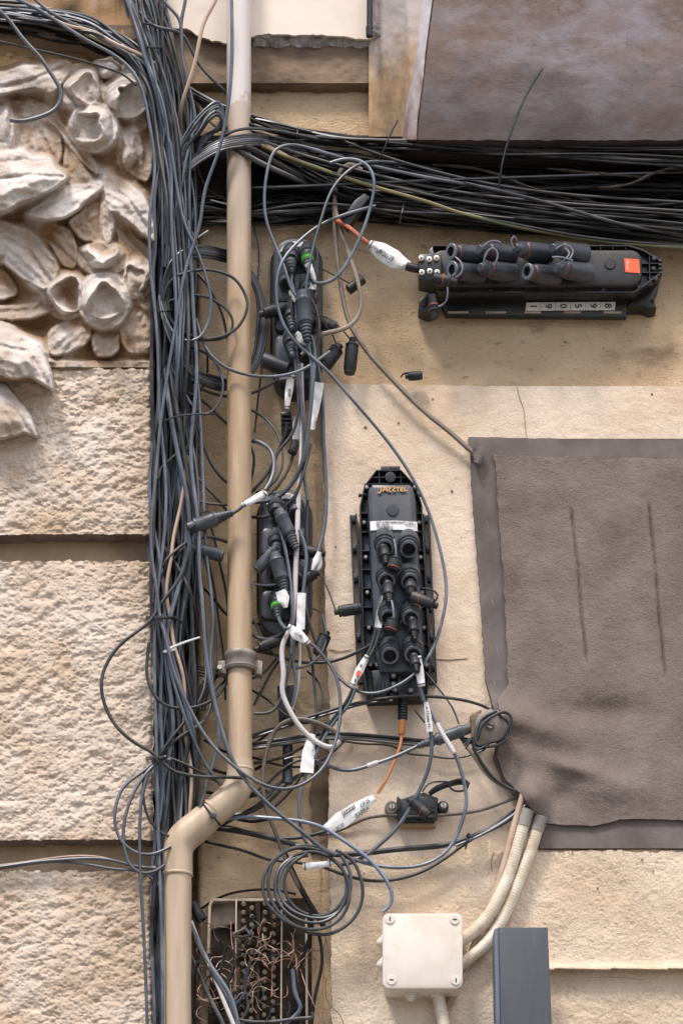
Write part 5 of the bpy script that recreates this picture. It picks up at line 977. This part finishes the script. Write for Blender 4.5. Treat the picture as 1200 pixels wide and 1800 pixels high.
mb = MB(); lathe(mb, (762, 490, 112), (803, 496, 112), [(0, 9), (.1, 9.5), (.36, 9.5), (.37, 10.2), (.42, 10.2), (.43, 9), (.6, 9), (.62, 11), (.7, 11), (.72, 7), (1, 7)], 16); cc = mb.build('loose_cap', M['dusty'], NB)
mb = MB(); lathe(mb, (777, 492, 112), (780, 492.6, 112), [(0, 10.3), (1, 10.3)], 16); mb.build('red_seal', M['red'], cc)
mb = MB(); lathe(mb, (759, 519, 104), (763, 558, 100), [(0, 7), (.02, 8), (.4, 8), (.42, 9), (.5, 9), (.52, 8.5), (.62, 8.5), (.64, 10), (.72, 10), (.74, 6.5), (1, 6)], 16); cc = mb.build('loose_cap', M['dusty'], NB)
mb = MB(); lathe(mb, (761, 536, 103), (761.3, 538.6, 103), [(0, 9), (1, 9)], 16); mb.build('red_seal', M['red'], cc)
mb = MB(); lathe(mb, (758.8, 518, 104.2), (759, 519.5, 104), [(0, 6), (1, 6)], 16); mb.build('opening', M['hole'], cc)

# ================= VERTICAL SPLICE BOX on the panel =================
VB = thing('splice_box', 'black splice box mounted upright on the cream panel with gold lettering and a white sticker', 'splice box', P(705, 1235, 30))
def shear(p): return [(x+(y-1030)*.045, y) for x, y in p]
mb = MB()
for a, b, c, e in ((620, 622.5, 905, 1200), (630, 633, 903, 1215), (748, 751, 903, 1200), (757, 760.5, 905, 1198)): prism(mb, shear([(a, c), (b, c), (b, e), (a, e)]), 46, 14)
for y in list(range(905, 1200, 52))+[1197]:
    for a, b in ((620, 633), (748, 760)): prism(mb, shear([(a, y), (b, y), (b, y+(12 if y < 1190 else 3)), (a, y+(12 if y < 1190 else 3))]), 45, 12, .8)
mb.build('mounting_rail', M['plastic'], VB)
for y in range(958, 1200, 52):
    for a in (626.5, 754):
        x = a+(y-1030)*.045; mb = MB(); lathe(mb, (x, y+5, 48), (x, y+5, 44), [(0, 2), (.2, 3.4), (1, 3.4)], 12); mb.build('rail_rivet', M['dusty'], VB)
body = shear([(638, 890), (648, 853), (670, 826), (714, 826), (738, 853), (748, 886), (750, 1170), (742, 1226), (636, 1230), (632, 1180)])
mb = MB(); prism(mb, body, 62, 32, 3); mb.build('base', M['plastic'], VB)
mb = MB(); n = len(body); cen = np.mean(body, axis=0)
inner = [tuple(np.array(q)+(cen-np.array(q))*np.array([.035, .008])) for q in body]
for i in range(n-1 if False else n):
    j = (i+1) % n
    if i in (7,): continue
    prism(mb, [body[i], body[j], inner[j], inner[i]], 74, 14)
for y in range(868, 1180, 33):
    for a, b in ((637, 652), (734, 748)): prism(mb, shear([(a, y), (b, y), (b, y+1.5), (a, y+1.5)]), 72, 10)
for s_ in ([(648, 850), (738, 850), (738, 851.5), (648, 851.5)], [(665, 838), (720, 838), (720, 839.4), (665, 839.4)], [(674, 828), (675.4, 828), (675.4, 852), (674, 852)], [(712, 828), (713.4, 828), (713.4, 852), (712, 852)]): prism(mb, shear(s_), 72, 10)
mb.build('rib', M['dusty'], VB)
for y in (856, 918, 979, 1041, 1103, 1168):
    for a in ((652, 736) if y < 900 else (645, 741)):
        x = a+(y-1030)*.045; mb = MB(); lathe(mb, (x, y, 75), (x, y, 60), [(0, 3), (.1, 4.8), (1, 4.8)], 14); s = mb.build('screw_boss', M['plastic'], VB)
        mb = MB(); lathe(mb, (x, y, 76), (x, y, 74), [(0, 2), (.2, 2.8), (1, 2.8)], 10); mb.build('screw', M['metal'], s)
mb = MB(); lathe(mb, (686, 838, 75), (686, 838, 60), [(0, 5), (.05, 9), (1, 9)], 20); mb.build('round_boss', M['dusty'], VB)
mb = MB(); prism(mb, [(669, 819), (703, 819), (703, 831), (669, 831)], 66, 20, 1.5)
for i in range(4): box(mb, 673+i*7.5, 821, 677+i*7.5, 829, 70, 5, .6)
mb.build('top_clip', M['dusty'], VB)
dpoly = shear([(660, 852), (662, 850), (728, 850), (734, 856), (738, 880), (739, 1150), (734, 1180), (660, 1182), (653, 1150), (652, 880), (655, 858)])
mb = MB(); prism(mb, dpoly, 90, 28, 7); dome = mb.build('cover', M['dome'], VB)
mb = MB(); lathe(mb, (690, 896, 92), (690, 896, 88), [(0, 8), (.05, 10), (.6, 11), (1, 11)], 24); mb.build('round_boss', M['dome'], dome)
mb = MB(); V_ = []; F_ = []
for i in range(13):
    x = 650+i*6.9; s = i/12; c = 3.2*math.sin(math.pi*s); z = 91+1.6*math.sin(math.pi*s)**.4
    V_ += [P(x, 916.5+c*0-2*math.sin(math.pi*s)+1*s, z), P(x+.8, 932.5-2*math.sin(math.pi*s)+1*s, z)]
V_ = [v for v in V_]; back = [v+np.array([0, 3*S, 0]) for v in V_]; m_ = len(V_)
for i in range(12): F_ += [(2*i, 2*i+1, 2*i+3, 2*i+2), (2*i+m_, 2*i+2+m_, 2*i+3+m_, 2*i+1+m_)]
for i in range(12): F_ += [(2*i, 2*i+2, 2*i+2+m_, 2*i+m_), (2*i+1, 2*i+1+m_, 2*i+3+m_, 2*i+3)]
F_ += [(0, m_, m_+1, 1), (m_-2, m_-1, 2*m_-1, 2*m_-2)]
mb.add(V_+back, F_); stk = mb.build('data_sticker', M['label'], dome)
for s_, x, y, z in (('OPTI 2 MM TAPER-READY 1724M', 694, 917.5, 3.9), ('REF.  CE12-8', 672, 922, 3.6), ('LOTE: 40PAR-15', 676, 926, 3.4), ('FECHA: 2006 160', 676, 930, 3.2), ('MADE IN EU', 722, 922, 3.2)): text(s_, x, y, 93.6, z*1.15, 0, M['ink2'], 'print', stk)
mb = MB()
for st in ([(669, 857), (670, 861), (668, 866), (663, 866)], [(669, 857), (672, 855.5)], [(673, 864), (675, 858), (678, 857), (680, 864)], [(674.5, 861.5), (679, 861)], [(681, 857), (686, 856.5), (682, 864), (687, 863.5)], [(689, 856.5), (694, 856), (690, 864), (695, 863)], [(696, 858), (703, 856.5)], [(699, 857.5), (699, 864)], [(708, 858), (704, 858.5), (704, 863), (709, 863)], [(704, 861), (707.5, 860.5)], [(711, 857), (711, 863), (715, 863)]):
    ctube(mb, [(x, y, 92) for x, y in st], 1.0, 6)
mb.build('hand_lettering', M['gold'], dome)
def port_v(x, y, kind, r=15.5):
    """moulded hump with a socket pointing down and outward"""
    mb = MB(); a = (x-1, y-27, 80); b = (x, y+1, 116)
    lathe(mb, a, b, [(0, r*.3), (.12, r*.8), (.3, r*1.08), (.5, r*1.2), (.74, r*1.22), (.76, r*1.04), (.82, r*1.04), (.84, r*1.14), (.9, r*1.14), (.92, r*.98), (1, r*.95), (1, r*.72), (.88, r*.68)], 28); p = mb.build('socket', M['dome'], dome)
    if kind != 'plug':
        mb = MB(); q_ = lambda t: tuple(np.array(a, float)+(np.array(b, float)-np.array(a, float))*t); lathe(mb, q_(.885), q_(.91), [(0, r*.67), (1, r*.67)], 20); mb.build('opening', M['hole'], p)
    mb = MB(); q_ = lambda t: tuple(np.array(a, float)+(np.array(b, float)-np.array(a, float))*t); lathe(mb, q_(.985), q_(1.012), [(0, r*.9), (.2, r*.97), (.8, r*.97), (1, r*.9), (1, r*.74), (0, r*.74)], 28, False); mb.build('rim', M['rimgrey'], p)
    if kind == 'red': mb = MB(); lathe(mb, (x, y-5, 109.6), (x, y-3, 111.4), [(0, r*1.0), (.5, r*1.1), (1, r*1.0)], 20); mb.build('red_seal', M['red'], p)
    return p
PV = [(676, 963, 'plug'), (718, 965, 'open'), (679, 1021, 'plug'), (720, 1022, 'plug'), (683, 1086, 'open'), (722, 1086, 'plug'), (685, 1152, 'red'), (726, 1150, 'plug')]
pv = [port_v(*q) for q in PV]
for (a, b, r, i) in (((673, 961), (679, 992), 9.5, 0), ((681, 1024), (684, 1060), 9.5, 2), ((721, 1024), (722, 1046), 10.5, 3), ((724, 1088), (729, 1126), 9.5, 5), ((727, 1152), (733, 1182), 9, 7)): plug(pv[i], a, b, r, (118, 132), 'dusty')
for (a, b, rg_) in (((696, 978), (690, 1003), .8), ((692, 1086), (685, 1112), .8)):
    capsule(VB, a, b, 11.5, 132, ring=rg_, mat='dusty', name='loose_cap')
    mb = MB(); ctube(mb, [(a[0], a[1]+4, 136), (a[0]-1, a[1]-14, 138), (a[0]-4, a[1]-30, 134)], 1.9, 6); mb.build('cap_strap', M['rimgrey'], VB)
capsule(VB, (769, 1066), (722, 1047), 9.5, 132, ring=.66, mat='dusty', name='loose_cap')
mb = MB(); ctube(mb, [(742, 1034, 118), (758, 1037, 124), (769, 1046, 128), (763, 1058, 132)], 1.8, 6); mb.build('cap_strap', M['dusty'], VB)
mb = MB(); prism(mb, [(652, 1178), (684, 1176), (686, 1210), (676, 1226), (656, 1214)], 84, 24, 3); hd = mb.build('hinge_flap', M['dusty'], VB)
for i in range(4): mb = MB(); box(mb, 658+i*6.5, 1198, 660.5+i*6.5, 1216, 87, 4, .6); mb.build('rib', M['plastic'], hd)
for (x, y) in ((691, 1187), (691, 1202), (721, 1213), (694, 1212), (664, 1168), (749, 1168)):
    mb = MB(); lathe(mb, (x, y, 82), (x, y, 60), [(0, 3.5), (.06, 6), (1, 6)], 16); s = mb.build('foot_boss', M['dusty'], VB)
    mb = MB(); lathe(mb, (x, y, 83), (x, y, 81), [(0, 2), (.2, 3.4), (1, 3.4)], 10); mb.build('screw', M['metal'], s)
mb = MB(); box(mb, 700, 1188, 704, 1226, 80, 14, 1); box(mb, 684, 1218, 742, 1223, 76, 14, 1); mb.build('foot_rib', M['plastic'], VB)
mb = MB(); pr = []
for i in range(8): pr += [(i/8, 8.6), (i/8+.07, 8.6), (i/8+.075, 6.6), (i/8+.12, 6.6)]
lathe(mb, (708, 1228, 66), (707, 1266, 66), pr+[(1, 6)], 16); bt = mb.build('cable_boot', M['plastic'], VB)
cable('thick orange sleeve and thinner orange cable hanging from the foot of the vertical splice box', 'o', 3.0, '66>66>62>62', '706,1288 704,1306 698,1326 688,1350 676,1375 664,1394', None)
mb = MB(); lathe(mb, (707, 1264, 66), (705, 1292, 66), [(0, 6.2), (.9, 6.2), (1, 4)], 14); mb.build('orange_sleeve', M['o'], None, 'short thick orange sleeve at the foot of the vertical splice box', 'sleeve')
# white bands on the banded cable
for lab, p, d in (('pale heat-shrink sleeve on the banded cable right of the black handwriting', [(768, 1272), (776, 1288), (786, 1304), (798, 1324)], 104), ('pale sleeve on the grey cable left of the grey connector', [(664, 1340), (645, 1347)], 89)):
    mb = MB(); ctube(mb, [(x, y, d+1) for x, y in p], 4.4, 10); mb.build('sleeve', M['w'], None, lab, 'sleeve')
cable('cable from the green port of the upper recess box into its white tag', 'g', 3.0, '90>94', '541,470 544,480 548,492 552,498')
cable('grey lead from the green port of the lower recess box into the bright white tag', 'g', 3.8, '92>110', '490,1086 494,1096 503,1106')
tie('flat grey strap sticking out left of the lower recess box', [(441, 1027, 92), (456, 1028, 90), (474, 1029, 92), (490, 1026, 96)], 2.0, 'conn')
# ================= DARK BRACKET WITH TWO SCREWS =================
BK = thing('cable_bracket', 'small dusty black cable bracket fixed by two screws below the vertical splice box', 'bracket', P(735, 1445, 32))
mb = MB(); prism(mb, [(697, 1400), (705, 1404), (728, 1396), (745, 1392), (770, 1402), (768, 1432), (764, 1444), (702, 1444), (698, 1430)], 58, 26, 3); mb.build('body', M['dusty'], BK)
mb = MB(); prism(mb, [(735, 1398), (766, 1406), (764, 1428), (737, 1424)], 62, 6, 2); prism(mb, [(699, 1398), (704, 1406), (702, 1424), (697, 1420)], 66, 8, 1); box(mb, 712, 1433, 762, 1438, 62, 6, 1); mb.build('clamp_plate', M['dusty'], BK)
mb = MB(); prism(mb, rrect(700, 1440, 766, 1452, 4), 48, 16, 2); mb.build('ledge', M['soot'], BK)
for x, y, r in ((688, 1419, 12), (778, 1417, 10)):
    mb = MB(); lathe(mb, (x, y, 48), (x, y, 34), [(0, r*.8), (.2, r), (1, r)], 18); e = mb.build('ear', M['insul'] if x < 700 else M['dusty'], BK)
    mb = MB(); lathe(mb, (x+1, y-2, 52), (x+1, y-2, 46), [(0, 4.6), (.3, 6), (1, 6)], 16); s = mb.build('screw', M['screw'], e)
    mb = MB(); box(mb, x+.3, y-7, x+1.7, y+3, 52.5, 1); mb.build('slot', M['ink'], s)
capsule('black ringed plug dangling across the dark bracket', (716, 1404), (751, 1434), 9.5, 88, ring=.7, open_end=True, name='rubber_end_cap')
mb = MB(); ctube(mb, [(754, 1396, 52), (768, 1386, 56), (790, 1378, 58), (812, 1374, 56), (824, 1380, 54)], [4, 5.5, 5, 6, 4], 10); mb.build('cable_end', M['plastic'], None, 'flattened black strap end reaching right from the dark bracket', 'strap')
mb = MB(); ctube(mb, [(806+16*math.cos(a), 1381+10*math.sin(a), 66) for a in np.linspace(0, 6.1, 16)], 1.8, 6); mb.build('cable_ring', M['plastic'], None, 'small black wire ring on the strap end right of the dark bracket', 'ring')
cable('thin black wire from the dark bracket to the small ring', 'k', 1.8, 60, '742,1392 752,1378 770,1374 792,1376 800,1380')
# ================= INSULATOR =================
IN = thing('insulator', 'round grey insulator disc with a slotted screw at the left edge of the felt', 'insulator', P(862, 1306, 40))
mb = MB(); lathe(mb, (864, 1276, 82), (858, 1280, 50), [(0, 8), (.01, 12), (.04, 24), (.14, 28), (.3, 28), (.5, 22), (1, 24)], 32); mb.build('disc', M['insul'], IN)
mb = MB(); lathe(mb, (861, 1273, 90), (861, 1273, 80), [(0, 6.5), (.2, 7.6), (1, 7.6)], 18); s = mb.build('screw', M['metal'], IN)
mb = MB(); prism(mb, [(855, 1271), (867, 1274.5), (867, 1276.5), (855, 1273)], 91, 2); mb.build('slot', M['hole'], s)
mb = MB(); prism(mb, [(826, 1256), (846, 1246), (838, 1300), (828, 1296)], 46, 20, 4); mb.build('rear_flange', M['band'], IN)
cable('grey wire coiled once round the insulator, outer turn', 'gd', 3.0, '84>96>96>90', '872,1250 862,1255 848,1262 838,1280 836,1302 840,1310 856,1306 878,1300 892,1280 898,1262 888,1252 868,1258 846,1276 838,1300 830,1312')
cable('grey wire coiled once round the insulator, inner turn', 'gd', 2.8, '80>92>96>80', '853,1243 880,1258 896,1282 889,1300 872,1310 850,1312 834,1306 824,1300 810,1298')
for i in range(5): cable('grey wire twist knotted left of the insulator', 'gd', 2.4, 92+i, '%d,%d %d,%d %d,%d %d,%d' % (806+i*3, 1296+i*5, 820+i*3, 1304-i*2, 834, 1308+i*2, 852+i*2, 1318-i*3), 'twists of wire by the insulator')
# tape flap at the felt corner
mb = MB(); ribbon(mb, [(838, 786), (842, 800), (838, 814)], (18, 22, 14), 50, 1, 6); mb.build('corner_fold', M['hem'], FT)
# ================= OPEN TERMINAL BOX =================
OT = thing('terminal_box', 'open telephone terminal box full of dirty screw terminals and loose copper wires at the bottom', 'terminal box', P(450, 1850, 0))
mb = MB(); prism(mb, rrect(366, 1578, 548, 2000, 14), 8, 14, 2); mb.build('back_plate', M['dark'], OT)
mb = MB(); 
for a in ([(366, 1592), (371, 1592), (366, 1760), (361, 1760)], [(371, 1579), (505, 1579), (505, 1584), (371, 1584)], [(366, 1592), (371, 1579), (376, 1582), (371, 1593)], [(536, 1610), (540, 1610), (541, 1800), (537, 1800)]): prism(mb, a, 44, 36, 1.2)
mb.build('frame', M['tray'], OT)
mb = MB(); prism(mb, [(373, 1586), (414, 1582), (414, 1622), (370, 1634)], 20, 10, 2); mb.build('inner_corner', M['tray'], OT)
for (xa, xb) in ((414, 411), (494, 492)):
    mb = MB(); prism(mb, [(xa, 1580), (xa+2.6, 1580), (xb+2.6, 1900), (xb, 1900)], 60, 10, .6); mb.build('divider', M['tray'], OT)
mb = MB(); prism(mb, [(417, 1584), (490, 1584), (489, 1900), (414, 1900)], 36, 24, 3); mb.build('terminal_block', M['dark'], OT)
mb = MB(); prism(mb, [(449, 1586), (458, 1586), (456, 1900), (447, 1900)], 42, 8, 1); mb.build('centre_rib', M['dark'], OT)
for r_ in range(19):
    for c_, x in enumerate((428, 443, 466, 482)):
        y = 1590+r_*15+(7 if c_ in (1, 3) else 0); x = x-r_*.15+random.uniform(-.6, .6)
        mb = MB(); lathe(mb, (x, y-1, 52+random.uniform(-3, 3)), (x, y+1, 34), [(0, 3.2), (.1, 4.6), (.5, 4.6), (.52, 3), (1, 3)], 10)
        mb.build('terminal_screw', M['dirty_screw'], OT)
Rw = np.random.RandomState(77)
CUW = ['478,1696 470,1688 452,1688 438,1680 430,1666 432,1656 440,1652', '474,1694 466,1680 454,1672 466,1660 474,1654 470,1650', '480,1694 500,1686 520,1690 528,1700 536,1692', '484,1692 492,1680 508,1674 520,1680 520,1700', '478,1698 478,1730 477,1752', '514,1702 512,1712 518,1730 526,1760', '528,1704 540,1740 556,1775 562,1790', '516,1700 528,1690 545,1672 560,1648', '520,1704 530,1690 536,1668 526,1660', '452,1672 446,1684 470,1682', '418,1700 414,1730 402,1750 390,1754 350,1758', '425,1756 440,1742 456,1722 468,1718', '422,1758 438,1748 446,1732 466,1720', '345,1748 365,1760 385,1752', '350,1738 358,1756 378,1764 396,1756', '566,1696 562,1720 556,1760 548,1780', '572,1648 576,1670 572,1690 560,1720', '406,1620 408,1660 414,1690 414,1720 408,1740', '452,1665 456,1640 460,1622 466,1616', '450,1664 458,1654 472,1650 476,1638', '470,1700 462,1690 450,1686', '476,1694 484,1700 480,1706 472,1702 472,1694 482,1690', '430,1735 434,1725 446,1700', '380,1760 372,1740 356,1730 348,1742 356,1760 376,1772', '370,1775 352,1770 346,1785 362,1795', '512,1640 516,1660 512,1690', '519,1632 514,1660 520,1690']
for i, p in enumerate(CUW):
    q = [tuple(float(c) for c in s.split(',')) for s in p.split()]; mb = MB()
    ctube(mb, [(x, y, 66+12*math.sin(j*1.3+i)) for j, (x, y) in enumerate(q)], .72, 6, 3*S); mb.build('copper_wire', M['cu'], OT)
for i in range(34):
    x0_, y0_ = 350+Rw.rand()*200, 1640+Rw.rand()*150; a_ = Rw.rand()*6.28; pts = []
    for j in range(7): a_ += Rw.uniform(-1.1, 1.1); x0_ += 13*math.cos(a_); y0_ += 13*math.sin(a_); pts.append((min(max(x0_, 346), 572), max(y0_, 1600), 50+Rw.rand()*34))
    mb = MB(); ctube(mb, pts, .6+.3*Rw.rand(), 5, 3*S); mb.build('copper_wire', M[['cu', 'be', 'br', 'gd'][i % 4]], OT)
for i in range(16):
    x = 352+Rw.rand()*190; y = 1600+Rw.rand()*180; pts = [(x+Rw.uniform(-14, 14)*j*.6, y+j*Rw.uniform(6, 14), 40+Rw.rand()*26) for j in range(5)]
    mb = MB(); ctube(mb, pts, 1.2+Rw.rand()*1.6, 6, 4*S); mb.build('inner_wire', M[['kd', 'gd', 'br'][i % 3]], OT)
for i, (p, m_, r, lab) in enumerate([('418,1800 436,1770 430,1740 434,1712 440,1690', 'gd', 3.4, 'grey cable rising into the open terminal box'), ('500,1800 522,1782 528,1770 520,1750 516,1720 514,1704', 'b', 4.0, 'blue grey cable with bared copper rising into the right of the open terminal box'),
     ('410,1790 440,1796 490,1795 530,1790 550,1786 548,1780', 'gd', 3.6, 'grey cable lying across the bottom of the open terminal box'), ('408,1770 420,1760 426,1752 432,1744', 'b', 3.0, 'short blue cable beside the slanting whitish one'),
     ('345,1800 340,1780 336,1740 344,1700 350,1690', 'kd', 4, 'black cable curling beside the pipe at the bottom'), ('380,1720 392,1690 400,1664 412,1680 404,1720 392,1760', 'kd', 3.2, 'black cable loop inside the left of the open terminal box'),
     ('528,1700 540,1660 548,1630 545,1600', 'kd', 3.6, 'dark cable along the right wall of the open terminal box'), ('548,1800 556,1740 566,1690 560,1640', 'kd', 3.2, 'dark cable between the terminal box and the stucco edge')]): cable(lab, m_, r, '70>84', p)
cable('thin green wire at the foot of the stucco edge', 'yg', 1.0, 50, '574,1720 572,1740 578,1765 592,1778 604,1800 608,1830')
capsule('open black tube end wedged between the pipe and the open terminal box', (338, 1588), (356, 1618), 9, 40, neck=False, open_end=True, name='rubber_end_cap')
